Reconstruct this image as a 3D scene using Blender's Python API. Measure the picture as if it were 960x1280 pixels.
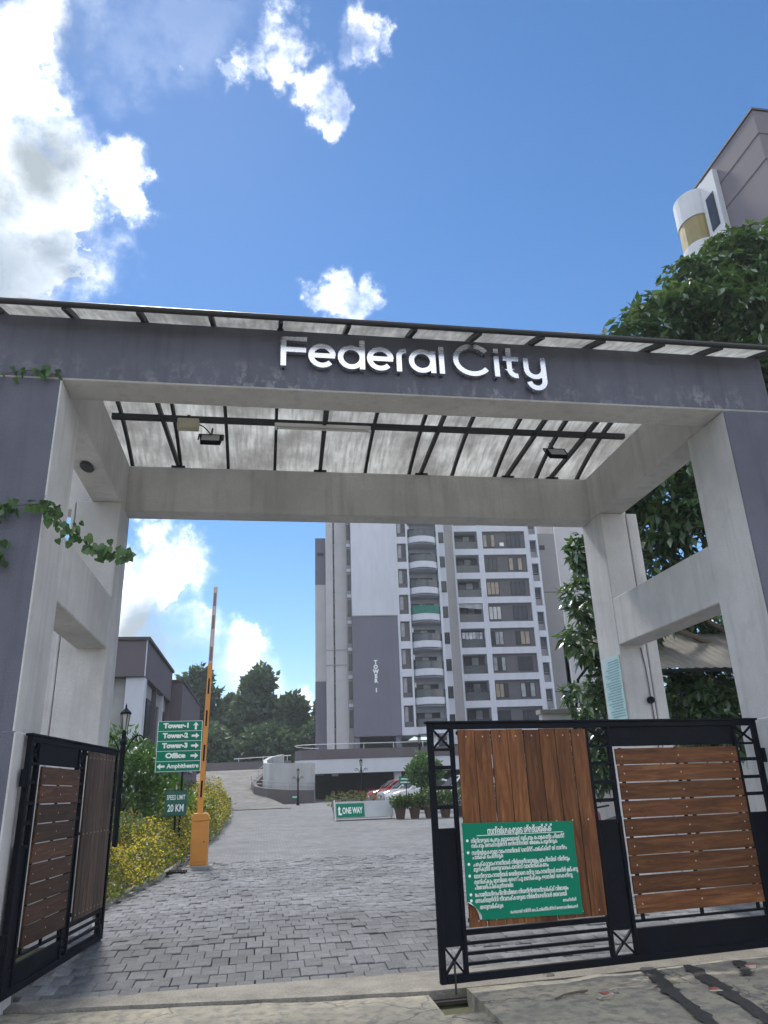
import bpy, bmesh, math, random
import numpy as np
from mathutils import Matrix, Vector, Euler
random.seed(7); RNG = np.random.default_rng(11)
for o in list(bpy.data.objects): bpy.data.objects.remove(o)
sc = bpy.context.scene; COL = sc.collection
# ------------------------------------------------------------------ camera
F, PITCH, ROLL = 922.635, 0.3595, -0.0369
_d = Vector((0, math.cos(PITCH), math.sin(PITCH))); _u = Vector((0, -math.sin(PITCH), math.cos(PITCH))); _r = Vector((1, 0, 0))
CR = math.cos(ROLL)*_r + math.sin(ROLL)*_u; CU = -math.sin(ROLL)*_r + math.cos(ROLL)*_u; CD = _d
CAM = Vector((0, 0, 1.6))
cd = bpy.data.cameras.new('camera'); cam = bpy.data.objects.new('camera', cd); COL.objects.link(cam)
cd.sensor_fit = 'VERTICAL'; cd.sensor_height = 36.0; cd.lens = F/1280*36.0; cd.clip_start = .05; cd.clip_end = 6000
m = Matrix((CR, CU, -CD)).transposed().to_4x4(); m.translation = CAM; cam.matrix_world = m
sc.camera = cam
sc.render.resolution_x, sc.render.resolution_y = 768, 1024
# ------------------------------------------------------------------ light
SUN_EL, SUN_AZ = math.radians(51), math.radians(-21)      # azimuth from +Y, positive to +X; behind the big cloud
SKY_STRENGTH = .05
sv = Vector((math.sin(SUN_AZ)*math.cos(SUN_EL), math.cos(SUN_AZ)*math.cos(SUN_EL), math.sin(SUN_EL)))
sl = bpy.data.lights.new('sun', 'SUN'); sl.energy = 1.3; sl.angle = math.radians(8); sl.color = (1, .95, .87)
so = bpy.data.objects.new('sun', sl); COL.objects.link(so); so.rotation_euler = sv.to_track_quat('Z', 'Y').to_euler(); so.location = (0, 0, 60)
sc.view_settings.view_transform = 'Standard'; sc.view_settings.look = 'None'; sc.view_settings.gamma = 1
sc.view_settings.exposure = 1.63
def pix(x, y):                                            # a photo pixel -> direction
    v = CD + (x-480)/F*CR - (y-640)/F*CU
    return v.normalized()
def make_world():
    w = bpy.data.worlds.new('World'); sc.world = w; w.use_nodes = True
    nt = w.node_tree; nt.nodes.clear(); N = nt.nodes.new; L = nt.links.new
    def math_(op, a, b=None, clamp=False):
        n = N('ShaderNodeMath'); n.operation = op; n.use_clamp = clamp
        for i, q in enumerate((a, b)):
            if q is None: continue
            if isinstance(q, (int, float)): n.inputs[i].default_value = q
            else: L(q, n.inputs[i])
        return n.outputs[0]
    def vmath(op, a, b, sc_=None):
        n = N('ShaderNodeVectorMath'); n.operation = op
        for i, q in enumerate((a, b)):
            if q is None: continue
            if isinstance(q, (tuple, Vector)): n.inputs[i].default_value = tuple(q)
            else: L(q, n.inputs[i])
        if sc_ is not None: n.inputs['Scale'].default_value = sc_
        return n.outputs['Value'] if op in ('DISTANCE', 'DOT_PRODUCT') else n.outputs[0]
    def noise(vec, scale, det, rough=.55):
        n = N('ShaderNodeTexNoise'); n.inputs['Scale'].default_value = scale; n.inputs['Detail'].default_value = det; n.inputs['Roughness'].default_value = rough
        L(vec, n.inputs['Vector']); return n
    def ramp(val, a, b, lo=0., hi=1.):
        n = N('ShaderNodeMapRange'); n.interpolation_type = 'SMOOTHSTEP'
        n.inputs[1].default_value = a; n.inputs[2].default_value = b; n.inputs[3].default_value = lo; n.inputs[4].default_value = hi
        L(val, n.inputs[0]); return n.outputs[0]
    sky = N('ShaderNodeTexSky'); sky.sky_type = 'NISHITA'; sky.sun_disc = False
    sky.sun_elevation = SUN_EL; sky.sun_rotation = SUN_AZ; sky.altitude = 300; sky.air_density = 1.0; sky.dust_density = .05; sky.ozone_density = 3.0
    dirv = N('ShaderNodeTexCoord').outputs['Generated']
    w1 = noise(dirv, 5, 4); w2 = noise(dirv, 22, 6, .65)
    wv = vmath('ADD', dirv, vmath('SCALE', vmath('SUBTRACT', w1.outputs['Color'], (.5, .5, .5)), None, .20))
    wv = vmath('ADD', wv, vmath('SCALE', vmath('SUBTRACT', w2.outputs['Color'], (.5, .5, .5)), None, .085))
    wg = vmath('ADD', dirv, vmath('SCALE', vmath('SUBTRACT', w1.outputs['Color'], (.5, .5, .5)), None, .16))
    fb = noise(dirv, 9, 10, .62).outputs['Fac']
    # clouds seen in the photograph: (pixel, radius in pixels, opacity)
    blobs = [(-60,120,150,1),(40,60,75,1),(20,210,110,1),(90,230,62,1),(140,220,50,1),(60,300,90,1),(-40,330,130,1),(100,330,40,.9),(175,235,26,.9),
             (170,60,80,.38),(90,10,90,.55),(240,20,70,.36),(300,65,34,.9),(340,80,36,.95),(385,115,34,.9),(415,145,22,.85),(265,75,22,.6),(455,45,34,.85),(490,45,22,.7),(425,55,25,.5),
             (410,368,26,.9),(455,368,24,.85),(430,390,34,.9),(475,372,14,.6),
             (180,690,40,1),(215,730,52,1),(160,760,60,1),(250,790,40,.9),(310,800,30,.9),(200,820,60,.85),(330,785,16,.8),(290,840,40,.7),(300,870,60,.55),(380,880,30,.8),(395,670,22,.55),(150,640,30,.9)]
    acc = None; deep = None
    for x, y, r, o in blobs:
        c = pix(x, y)
        e = (pix(x+r, y)-c).length
        dd = vmath('DISTANCE', wv, c)
        s = ramp(dd, e*1.36, e*.55, 0, o)
        acc = s if acc is None else math_('MAXIMUM', acc, s)
    for x, y, r in [(10,340,150),(60,300,75),(-40,230,110),(95,320,50),(60,180,60),(190,800,70),(160,840,80),(240,830,45),(110,60,60)]:      # thick, grey-bellied parts
        c = pix(x, y); e = (pix(x+r, y)-c).length; s2 = ramp(vmath('DISTANCE', wg, c), e*1.25, e*.05, 0, 1); deep = s2 if deep is None else math_('MAXIMUM', deep, s2)
    # unseen cumulus outside the view, denser and whiter, added to raise the ambient light
    away = ramp(vmath('DOT_PRODUCT', dirv, CD), .70, .55, 0, 1)
    gen = math_('MULTIPLY', ramp(noise(dirv, 3.2, 8, .6).outputs['Fac'], .45, .54, 0, 1), away)
    acc = math_('MAXIMUM', acc, gen)
    mod = ramp(fb, .30, .56, .35, 1)
    dens = math_('MULTIPLY', acc, mod); 
    dens = math_('MAXIMUM', dens, ramp(acc, .93, 1.0, 0, .94))
    dens = math_('POWER', dens, 2.5)                      # thin edges and veils stay soft
    sh = ramp(noise(wv, 6, 7, .6).outputs['Fac'], .35, .68, 0, 1)
    grey = math_('ADD', math_('MULTIPLY', deep, 1.0), math_('MULTIPLY', math_('SUBTRACT', sh, .35), .42), True)
    cc = N('ShaderNodeMix'); cc.data_type = 'RGBA'; L(grey, cc.inputs['Factor'])
    CL = 20.
    cc.inputs['A'].default_value = (1, 1, 1.02, 1); cc.inputs['B'].default_value = (.85, .98, 1.08, 1)
    lum = math_('MULTIPLY', math_('POWER', CL/3.9, math_('SUBTRACT', 1., grey)), 3.9)
    cs = N('ShaderNodeVectorMath'); cs.operation = 'SCALE'; L(cc.outputs['Result'], cs.inputs[0]); L(lum, cs.inputs['Scale'])
    mx = N('ShaderNodeMix'); mx.data_type = 'RGBA'; L(dens, mx.inputs['Factor']); hs = N('ShaderNodeHueSaturation'); hs.inputs['Saturation'].default_value = 1.2; L(sky.outputs[0], hs.inputs['Color']); L(hs.outputs[0], mx.inputs['A']); L(cs.outputs[0], mx.inputs['B'])
    bg = N('ShaderNodeBackground'); bg.inputs['Strength'].default_value = SKY_STRENGTH; L(mx.outputs['Result'], bg.inputs['Color'])
    L(bg.outputs[0], N('ShaderNodeOutputWorld').inputs['Surface'])
make_world()
# ------------------------------------------------------------------ frames of the place
TH = .1662; GO = Vector((-3.187, 6.436, 0)); GM = Matrix.Translation(GO) @ Matrix.Rotation(TH, 4, 'Z')
def G(x, y, z=0.): return GM @ Vector((x, y, z))
def gl(y):
    if y < .7: return 0.
    if y < 2.4: return .13*(y-.7)/1.7
    if y < 10: return .13
    return .13+.018*(min(y, 75)-10)
def toscreen(P):
    v = P-CAM; z = v.dot(CD); return (480+F*v.dot(CR)/z, 640-F*v.dot(CU)/z)
# ------------------------------------------------------------------ mesh helpers
class MB:
    def __init__(s): s.v = []; s.f = []; s.m = []
    def add(s, vs, fs, m=0):
        b = len(s.v); s.v += [tuple(q) for q in vs]; s.f += [tuple(b+i for i in f) for f in fs]; s.m += [m]*len(fs); return s
    def box(s, x0, x1, y0, y1, z0, z1, m=0, mm=None):
        vs = [(x0,y0,z0),(x1,y0,z0),(x1,y1,z0),(x0,y1,z0),(x0,y0,z1),(x1,y0,z1),(x1,y1,z1),(x0,y1,z1)]
        b = len(s.v); s.v += vs
        fs = {'-z':(0,3,2,1),'+z':(4,5,6,7),'-y':(0,1,5,4),'+x':(1,2,6,5),'+y':(2,3,7,6),'-x':(3,0,4,7)}
        for k, f in fs.items():
            s.f.append(tuple(b+i for i in f)); s.m.append((mm or {}).get(k, m))
        return s
    def tube(s, p, q, r, n=8, r2=None, m=0, caps=True):
        p = Vector(p); q = Vector(q); r2 = r if r2 is None else r2
        d = (q-p).normalized(); a = d.orthogonal().normalized(); c = d.cross(a)
        b = len(s.v)
        for P, R in ((p, r), (q, r2)):
            for i in range(n):
                t = 2*math.pi*i/n; s.v.append(tuple(P+R*(math.cos(t)*a+math.sin(t)*c)))
        fs = [(b+i, b+(i+1) % n, b+n+(i+1) % n, b+n+i) for i in range(n)]
        if caps: fs += [tuple(b+i for i in reversed(range(n))), tuple(b+n+i for i in range(n))]
        s.f += fs; s.m += [m]*len(fs); return s
    def path(s, pts, r, n=6, m=0):
        for a, b in zip(pts[:-1], pts[1:]): s.tube(a, b, r, n, m=m)
        return s
    def bar(s, p, q, w, h, up=(0, 0, 1), m=0):            # rectangular bar between two points
        p = Vector(p); q = Vector(q); d = (q-p).normalized(); a = d.cross(Vector(up)).normalized(); c = a.cross(d)
        vs = [P+a*sx*w/2+c*sz*h/2 for P in (p, q) for sx, sz in ((-1,-1),(1,-1),(1,1),(-1,1))]
        return s.add(vs, [(0,1,2,3),(7,6,5,4),(0,4,5,1),(1,5,6,2),(2,6,7,3),(3,7,4,0)], m)
    def lathe(s, prof, n=16, cx=0, cy=0, m=0):
        b = len(s.v); k = len(prof)
        for r, z in prof:
            for i in range(n):
                t = 2*math.pi*i/n; s.v.append((cx+r*math.cos(t), cy+r*math.sin(t), z))
        fs = [(b+j*n+i, b+j*n+(i+1) % n, b+(j+1)*n+(i+1) % n, b+(j+1)*n+i) for j in range(k-1) for i in range(n)]
        fs += [tuple(b+i for i in reversed(range(n))), tuple(b+(k-1)*n+i for i in range(n))]
        s.f += fs; s.m += [m]*len(fs); return s
    def prism(s, poly, y0, y1, m=0):                      # (x,z) polygon extruded along y
        n = len(poly); vs = [(x, y0, z) for x, z in poly]+[(x, y1, z) for x, z in poly]
        return s.add(vs, [tuple(range(n)), tuple(reversed(range(n, 2*n)))]+[(i, n+i, n+(i+1) % n, (i+1) % n) for i in range(n)], m)
    def prismz(s, poly, z0, z1, m=0):                     # (x,y) polygon extruded along z
        n = len(poly); vs = [(x, y, z0) for x, y in poly]+[(x, y, z1) for x, y in poly]
        return s.add(vs, [tuple(reversed(range(n))), tuple(range(n, 2*n))]+[(i, (i+1) % n, n+(i+1) % n, n+i) for i in range(n)], m)
    def ribbon(s, pts, w, y0, y1, m=0):                   # stroke in the x-z plane with depth
        P = [Vector((x, z)) for x, z in pts]; Lf = []; Rt = []
        for i, p in enumerate(P):
            a = P[max(i-1, 0)]; b = P[min(i+1, len(P)-1)]
            d = (b-a).normalized(); nrm = Vector((-d.y, d.x)); k = 1.
            if 0 < i < len(P)-1:
                d1 = (p-a).normalized(); k = 1/max(.5, abs(nrm.dot(Vector((-d1.y, d1.x)))))
            Lf.append(p+nrm*w/2*k); Rt.append(p-nrm*w/2*k)
        n = len(P); vs = [(q.x, y, q.y) for y in (y0, y1) for side in (Lf, Rt) for q in side]
        fs = []
        for i in range(n-1):
            l, r, lb, rb = i, n+i, 2*n+i, 3*n+i
            fs += [(l, l+1, r+1, r), (lb, rb, rb+1, lb+1), (l, lb, lb+1, l+1), (r, r+1, rb+1, rb)]
        fs += [(0, n, 3*n, 2*n), (n-1, 3*n-1, 4*n-1, 2*n-1)]
        return s.add(vs, fs, m)
    def mesh(s, name, mats, smooth=False):
        me = bpy.data.meshes.new(name); me.from_pydata(s.v, [], s.f)
        for q in (mats if isinstance(mats, (list, tuple)) else [mats]): me.materials.append(q)
        me.polygons.foreach_set('material_index', s.m)
        if smooth: me.polygons.foreach_set('use_smooth', [True]*len(me.polygons))
        bm = bmesh.new(); bm.from_mesh(me); bmesh.ops.recalc_face_normals(bm, faces=bm.faces); bm.to_mesh(me); bm.free()
        return me
    def obj(s, name, mats, parent=None, bevel=0, smooth=False, seg=1):
        return put(name, s.mesh(name, mats, smooth), parent, bevel, seg)
def put(name, me, parent=None, bevel=0, seg=1, loc=None, rot=None):
    o = bpy.data.objects.new(name, me); COL.objects.link(o); o.parent = parent
    if loc is not None: o.location = loc
    if rot is not None: o.rotation_euler = rot
    if bevel:
        b = o.modifiers.new('bevel', 'BEVEL'); b.width = bevel; b.segments = seg; b.limit_method = 'ANGLE'; b.angle_limit = .7
    return o
def tag(o, label=None, cat=None, group=None, kind=None):
    for k, v in (('label', label), ('category', cat), ('group', group), ('kind', kind)):
        if v: o[k] = v
    return o
def thing(name, label, cat, loc=(0, 0, 0), rz=0., group=None):
    o = bpy.data.objects.new(name, None); COL.objects.link(o); o.empty_display_size = .2
    o.location = loc; o.rotation_euler = (0, 0, rz); return tag(o, label, cat, group)
def gthing(name, label, cat, x, y, z=None, rz=0., group=None):
    return thing(name, label, cat, G(x, y, gl(y) if z is None else z), TH+rz, group)
def copy_tree(o, parent=None):
    c = o.copy(); COL.objects.link(c); c.parent = parent
    for ch in o.children: copy_tree(ch, c)
    return c
def scatter(name, tv, tf, Mx, P, mats, parent=None, midx=None, smooth=False):
    """many copies of one small template as a single mesh; tv k x 3, tf faces (same size), Mx N x 3 x 3, P N x 3"""
    tv = np.asarray(tv, float); tf = np.asarray(tf, int); n = len(P); k = len(tv); fs = tf.shape[1]
    V = (np.einsum('nij,kj->nki', Mx, tv)+P[:, None, :]).reshape(-1, 3)
    Fc = (tf[None]+(np.arange(n)*k)[:, None, None]).reshape(-1, fs)
    me = bpy.data.meshes.new(name); me.vertices.add(len(V)); me.vertices.foreach_set('co', V.ravel().astype(np.float32))
    me.loops.add(Fc.size); me.loops.foreach_set('vertex_index', Fc.ravel().astype(np.int32))
    me.polygons.add(len(Fc)); me.polygons.foreach_set('loop_start', (np.arange(len(Fc))*fs).astype(np.int32))
    for q in (mats if isinstance(mats, (list, tuple)) else [mats]): me.materials.append(q)
    if midx is not None: me.polygons.foreach_set('material_index', np.repeat(midx, len(tf)).astype(np.int32))
    me.update(calc_edges=True); me.validate()
    return put(name, me, parent)
def frames(n, fwd, roll=None):
    """orthonormal frames with local y along fwd (n x 3), random roll"""
    f = fwd/np.linalg.norm(fwd, axis=1, keepdims=True)
    a = np.cross(f, RNG.normal(size=(n, 3))) if roll is None else np.cross(f, roll)
    a /= np.linalg.norm(a, axis=1, keepdims=True)+1e-9; c = np.cross(a, f)
    return np.stack([a, f, c], axis=2)
LEAF_V = [(0,0,0),(.5,.42,.10),(0,1,-.12),(-.5,.42,.10),(0,.5,0)]; LEAF_F = [(0,1,4),(1,2,4),(2,3,4),(3,0,4)]
# ------------------------------------------------------------------ materials
MATS = {}
def nodes(name):
    m = bpy.data.materials.new(name); m.use_nodes = True; nt = m.node_tree; nt.nodes.clear()
    out = nt.nodes.new('ShaderNodeOutputMaterial'); MATS[name] = m; return m, nt, nt.nodes.new, nt.links.new, out
def mat(name, col, rough=.7, metal=0., var=.12, vs=3., bump=0., bs=40., col2=None, stretch=None, spec=.5, rnd=0., coat=0., fine=0., fs=60., wn=0., ws=.7):
    """principled surface with two-scale colour variation and fine relief, in object space"""
    if name in MATS: return MATS[name]
    m, nt, N, L, out = nodes(name)
    b = N('ShaderNodeBsdfPrincipled'); L(b.outputs[0], out.inputs[0]); b.inputs['Metallic'].default_value = metal; b.inputs['Specular IOR Level'].default_value = spec
    b.inputs['Coat Weight'].default_value = coat
    tc = N('ShaderNodeTexCoord'); vec = tc.outputs['Object']
    if stretch:
        mp = N('ShaderNodeMapping'); mp.inputs['Scale'].default_value = stretch; L(vec, mp.inputs[0]); vec = mp.outputs[0]
    n = N('ShaderNodeTexNoise'); n.inputs['Scale'].default_value = vs; n.inputs['Detail'].default_value = 6; n.inputs['Roughness'].default_value = .6; L(vec, n.inputs['Vector'])
    cr = N('ShaderNodeMapRange'); cr.inputs[1].default_value = .3; cr.inputs[2].default_value = .7; L(n.outputs['Fac'], cr.inputs[0])
    mx = N('ShaderNodeMix'); mx.data_type = 'RGBA'; L(cr.outputs[0], mx.inputs['Factor'])
    c2 = col2 or tuple(c*(1+var) for c in col); c1 = col if col2 else tuple(c*(1-var) for c in col)
    mx.inputs['A'].default_value = (*c1, 1); mx.inputs['B'].default_value = (*c2, 1); res = mx.outputs['Result']
    def scale_col(res, val):
        h = N('ShaderNodeVectorMath'); h.operation = 'SCALE'; L(res, h.inputs[0]); L(val, h.inputs['Scale']); return h.outputs[0]
    if rnd:
        for src in (N('ShaderNodeObjectInfo').outputs['Random'], N('ShaderNodeNewGeometry').outputs['Random Per Island']):
            q = N('ShaderNodeMapRange'); q.inputs[3].default_value = 1-rnd; q.inputs[4].default_value = 1+rnd; L(src, q.inputs[0]); res = scale_col(res, q.outputs[0])
    if fine:
        n3 = N('ShaderNodeTexNoise'); n3.inputs['Scale'].default_value = fs; n3.inputs['Detail'].default_value = 3; L(vec, n3.inputs['Vector'])
        q = N('ShaderNodeMapRange'); q.inputs[1].default_value = .3; q.inputs[2].default_value = .7; q.inputs[3].default_value = 1-fine; q.inputs[4].default_value = 1+fine; L(n3.outputs['Fac'], q.inputs[0]); res = scale_col(res, q.outputs[0])
    if wn:                                                # broad dirt that runs over many pieces
        ps = N('ShaderNodeNewGeometry').outputs['Position']
        for k_, s_ in ((wn, ws), (wn*.7, ws*5)):
            n4 = N('ShaderNodeTexNoise'); n4.inputs['Scale'].default_value = s_; n4.inputs['Detail'].default_value = 7; n4.inputs['Roughness'].default_value = .65; L(ps, n4.inputs['Vector'])
            q = N('ShaderNodeMapRange'); q.inputs[1].default_value = .32; q.inputs[2].default_value = .66; q.inputs[3].default_value = 1-k_; q.inputs[4].default_value = 1+k_*.8; L(n4.outputs['Fac'], q.inputs[0]); res = scale_col(res, q.outputs[0])
    L(res, b.inputs['Base Color'])
    rr = N('ShaderNodeMapRange'); rr.inputs[3].default_value = max(.02, rough-.1); rr.inputs[4].default_value = min(1, rough+.1); L(n.outputs['Fac'], rr.inputs[0]); L(rr.outputs[0], b.inputs['Roughness'])
    if bump:
        n2 = N('ShaderNodeTexNoise'); n2.inputs['Scale'].default_value = bs; n2.inputs['Detail'].default_value = 4; L(vec, n2.inputs['Vector'])
        bp = N('ShaderNodeBump'); bp.inputs['Strength'].default_value = bump; bp.inputs['Distance'].default_value = .02; L(n2.outputs['Fac'], bp.inputs['Height']); L(bp.outputs[0], b.inputs['Normal'])
    return m
def plaster(name, col, streak, sc_=(1, 1, 1), pale=.0):
    """rough sprayed plaster with vertical run-off streaks and pale lime marks"""
    m, nt, N, L, out = nodes(name)
    b = N('ShaderNodeBsdfPrincipled'); L(b.outputs[0], out.inputs[0]); b.inputs['Roughness'].default_value = .88; b.inputs['Specular IOR Level'].default_value = .25
    tc = N('ShaderNodeTexCoord').outputs['Object']
    def nz(scale, st=(1, 1, 1), det=6, ro=.6):
        mp = N('ShaderNodeMapping'); mp.inputs['Scale'].default_value = st; L(tc, mp.inputs[0])
        n = N('ShaderNodeTexNoise'); n.inputs['Scale'].default_value = scale; n.inputs['Detail'].default_value = det; n.inputs['Roughness'].default_value = ro; L(mp.outputs[0], n.inputs['Vector']); return n.outputs['Fac']
    def mr(v, a, b_, lo, hi):
        q = N('ShaderNodeMapRange'); q.inputs[1].default_value = a; q.inputs[2].default_value = b_; q.inputs[3].default_value = lo; q.inputs[4].default_value = hi; L(v, q.inputs[0]); return q.outputs[0]
    def mix(fac, A, B):
        q = N('ShaderNodeMix'); q.data_type = 'RGBA'; L(fac, q.inputs['Factor'])
        for k, v in (('A', A), ('B', B)):
            if isinstance(v, tuple): q.inputs[k].default_value = (*v, 1)
            else: L(v, q.inputs[k])
        return q.outputs['Result']
    c = mix(mr(nz(.9), .35, .65, 0, 1), tuple(q*.85 for q in col), tuple(q*1.12 for q in col))
    c = mix(mr(nz(4.5, (1, 1, .6), 9, .7), .56, .66, 0, streak*.6), c, tuple(q*.66 for q in col))
    c = mix(mr(nz(2.2, (3, 3, .25)), .5, .75, 0, streak), c, tuple(q*.5 for q in col))
    c = mix(mr(nz(55, det=3), .35, .65, 0, .35), c, tuple(q*.72 for q in col))
    if pale:                                              # lime bloom creeping up from the drip edge of the beam
        sep = N('ShaderNodeSeparateXYZ'); L(tc, sep.inputs[0])
        low = N('ShaderNodeMath'); low.operation = 'MULTIPLY'; L(mr(sep.outputs[2], 5.95, 5.56, 0, 1), low.inputs[0]); L(mr(sep.outputs[2], 5.54, 5.57, 0, 1), low.inputs[1])
        lim = N('ShaderNodeMath'); lim.operation = 'MULTIPLY'; L(low.outputs[0], lim.inputs[0]); L(mr(nz(6.5, (1, 1, .6), 10, .72), .50, .60, 0, 1), lim.inputs[1])
        lm2 = N('ShaderNodeMath'); lm2.operation = 'MULTIPLY'; L(lim.outputs[0], lm2.inputs[0]); L(mr(nz(.8, (1, 1, 0)), .42, .6, 0, pale), lm2.inputs[1])
        c = mix(lm2.outputs[0], c, (.50, .50, .52))
    L(c, b.inputs['Base Color'])
    bp = N('ShaderNodeBump'); bp.inputs['Strength'].default_value = .55; bp.inputs['Distance'].default_value = .012; L(nz(70, det=4), bp.inputs['Height']); L(bp.outputs[0], b.inputs['Normal'])
    return m
def leafmat(name, c1, c2, trans=.35, rough=.4, spec=.5):
    m, nt, N, L, out = nodes(name)
    rnd = N('ShaderNodeNewGeometry').outputs['Random Per Island']; orn = N('ShaderNodeObjectInfo').outputs['Random']
    ad = N('ShaderNodeMath'); ad.operation = 'ADD'; L(rnd, ad.inputs[0]); L(orn, ad.inputs[1])
    fr = N('ShaderNodeMath'); fr.operation = 'FRACT'; L(ad.outputs[0], fr.inputs[0])
    mx = N('ShaderNodeMix'); mx.data_type = 'RGBA'; L(fr.outputs[0], mx.inputs['Factor']); mx.inputs['A'].default_value = (*c1, 1); mx.inputs['B'].default_value = (*c2, 1)
    b = N('ShaderNodeBsdfPrincipled'); b.inputs['Roughness'].default_value = rough; b.inputs['Specular IOR Level'].default_value = spec; L(mx.outputs['Result'], b.inputs['Base Color'])
    t = N('ShaderNodeBsdfTranslucent'); g = N('ShaderNodeVectorMath'); g.operation = 'MULTIPLY'; g.inputs[1].default_value = (1.7, 1.9, .8); L(mx.outputs['Result'], g.inputs[0]); L(g.outputs[0], t.inputs['Color'])
    ms = N('ShaderNodeMixShader'); ms.inputs[0].default_value = trans; L(b.outputs[0], ms.inputs[1]); L(t.outputs[0], ms.inputs[2]); L(ms.outputs[0], out.inputs[0]); return m
def glassmat(name, tint, rough=.06):
    return mat(name, tint, rough, 0, .25, .6, spec=.9)
PURPLE = plaster('purple_plaster', (.134, .138, .176), .5, pale=.55)
GREYP = plaster('grey_plaster', (.63, .62, .615), .45)
BLACK = mat('black_steel', (.0045, .006, .010), .6, .0, .35, 4, .15, 90, spec=.14)
DARKST = mat('dark_roof_steel', (.018, .018, .02), .5, 0, .3, 5)
TW = mat('tower_white', (.54, .56, .62), .85, 0, .09, .35, .1, 8, fine=.05, fs=2, stretch=(1, 1, .25))
TP = mat('tower_purple', (.142, .138, .176), .85, 0, .10, .35, .1, 8, fine=.05, fs=2, stretch=(1, 1, .25))
TG = mat('tower_grey', (.27, .26, .265), .85, 0, .08, .4, .1, 8, fine=.03, fs=3)
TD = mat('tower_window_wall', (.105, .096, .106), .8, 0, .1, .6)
FRAME = mat('window_frame', (.035, .035, .038), .6, spec=.25)
GLASS = mat('window_glass', (.035, .04, .047), .12, 0, .3, .6, spec=.3)
GLASSL = mat('curtained_glass', (.30, .31, .33), .3, 0, .35, 1.2, spec=.4)
RGLASS = mat('railing_glass', (.085, .092, .098), .2, 0, .3, .8, spec=.3)
WHITEP = mat('white_paint', (.72, .72, .71), .5, 0, .05, 4)
SIGNG = mat('sign_green', (.002, .19, .108), .5, 0, .05, 2, spec=.15)
CONC = mat('concrete', (.30, .285, .255), .9, 0, .2, 2.5, .4, 30, fine=.18, fs=45)
SOIL = mat('soil', (.065, .05, .035), .95, 0, .3, 3, .5, 25)
# ================================================================== ground
def height_sheet(name, xs, ys, off, material, kind='structure', label=None, cat=None):
    b = MB(); nx = len(xs)
    for y in ys:
        for x in xs:
            P = G(x, y, gl(y)+off(x, y)); b.v.append(tuple(P))
    for j in range(len(ys)-1):
        for i in range(nx-1):
            a = j*nx+i; b.f.append((a, a+1, a+nx+1, a+nx)); b.m.append(0)
    o = b.obj(name, material); return tag(o, label, cat, None, kind)
GRASS = mat('ground_cover', (.06, .075, .03), .95, 0, .35, .6, .5, 12, col2=(.10, .085, .05))
height_sheet('ground', [-1500, -300, -60, -20, -8, -3, 0, 4, 8, 14, 30, 60, 300, 1500], [-1200, -200, -40, -12, -4, 0, .7, 1.2, 2.4, 5, 10, 20, 40, 60, 75, 110, 300, 1800],
             lambda x, y: -.10, GRASS, label='wide earth and grass ground around the estate', cat='ground')
def paving_mat(name, world_scale):
    m, nt, N, L, out = nodes(name)
    b = N('ShaderNodeBsdfPrincipled'); b.inputs['Roughness'].default_value = .8; b.inputs['Specular IOR Level'].default_value = .35; L(b.outputs[0], out.inputs[0])
    tc = N('ShaderNodeTexCoord'); mp = N('ShaderNodeMapping'); mp.inputs['Rotation'].default_value = (0, 0, -TH); L(tc.outputs['Object'], mp.inputs[0])
    br = N('ShaderNodeTexBrick'); br.inputs['Scale'].default_value = 1; br.inputs['Brick Width'].default_value = .18; br.inputs['Row Height'].default_value = .26; br.inputs['Mortar Size'].default_value = .006
    br.inputs['Color1'].default_value = (.125, .13, .137, 1); br.inputs['Color2'].default_value = (.17, .176, .186, 1); br.inputs['Mortar'].default_value = (.085, .082, .078, 1); L(mp.outputs[0], br.inputs['Vector'])
    n = N('ShaderNodeTexNoise'); n.inputs['Scale'].default_value = .8; n.inputs['Detail'].default_value = 8; n.inputs['Roughness'].default_value = .65; L(mp.outputs[0], n.inputs['Vector'])
    q = N('ShaderNodeMapRange'); q.inputs[1].default_value = .3; q.inputs[2].default_value = .7; q.inputs[3].default_value = .78; q.inputs[4].default_value = 1.2; L(n.outputs['Fac'], q.inputs[0])
    h = N('ShaderNodeVectorMath'); h.operation = 'SCALE'; L(br.outputs['Color'], h.inputs[0]); L(q.outputs[0], h.inputs['Scale']); L(h.outputs[0], b.inputs['Base Color'])
    bp = N('ShaderNodeBump'); bp.inputs['Strength'].default_value = .4; bp.inputs['Distance'].default_value = .01; bp.invert = True; L(br.outputs['Fac'], bp.inputs['Height']); L(bp.outputs[0], b.inputs['Normal'])
    return m
EDGE = [(0, -.05), (5, -.25), (6, -.18), (9.3, .12), (12, .3), (16, .45), (21, .57), (36, .56), (46, .2), (56, -1.2)]
def bed_edge(y):
    for (a, p), (b, q) in zip(EDGE[:-1], EDGE[1:]):
        if y <= b: return p+(q-p)*max(0, y-a)/(b-a)
    return EDGE[-1][1]
PAVE = paving_mat('paving_far', 1)
NEAR_END = 12.2
# the paved forecourt: bedding sheet under the blocks close by, textured blocks further off
db = MB(); ys = [.75, .9, 1.2, 1.6, 2, 2.4, 4, 6, 8, 10, NEAR_END, 14, 17, 20, 24, 28, 32, 36, 40, 44, 48, 52, 56, 58]
for y in ys:
    e = bed_edge(y)
    for x in (e-.02, e+2, e+4, 8.6, 14, 34): db.v.append(tuple(G(x, y, gl(y)-.055 if y < NEAR_END+.01 else gl(y))))
for j in range(len(ys)-1):
    for i in range(5):
        a = j*6+i; db.f.append((a, a+1, a+7, a+6)); db.m.append(0 if ys[j] >= NEAR_END or i == 4 else 1)
driveway = tag(db.obj('driveway', [PAVE, mat('joint_sand', (.125, .118, .105), .95, 0, .25, 6, .3, 60)]), 'grey block paved driveway running in from the gate', 'driveway', None, 'structure')
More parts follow.
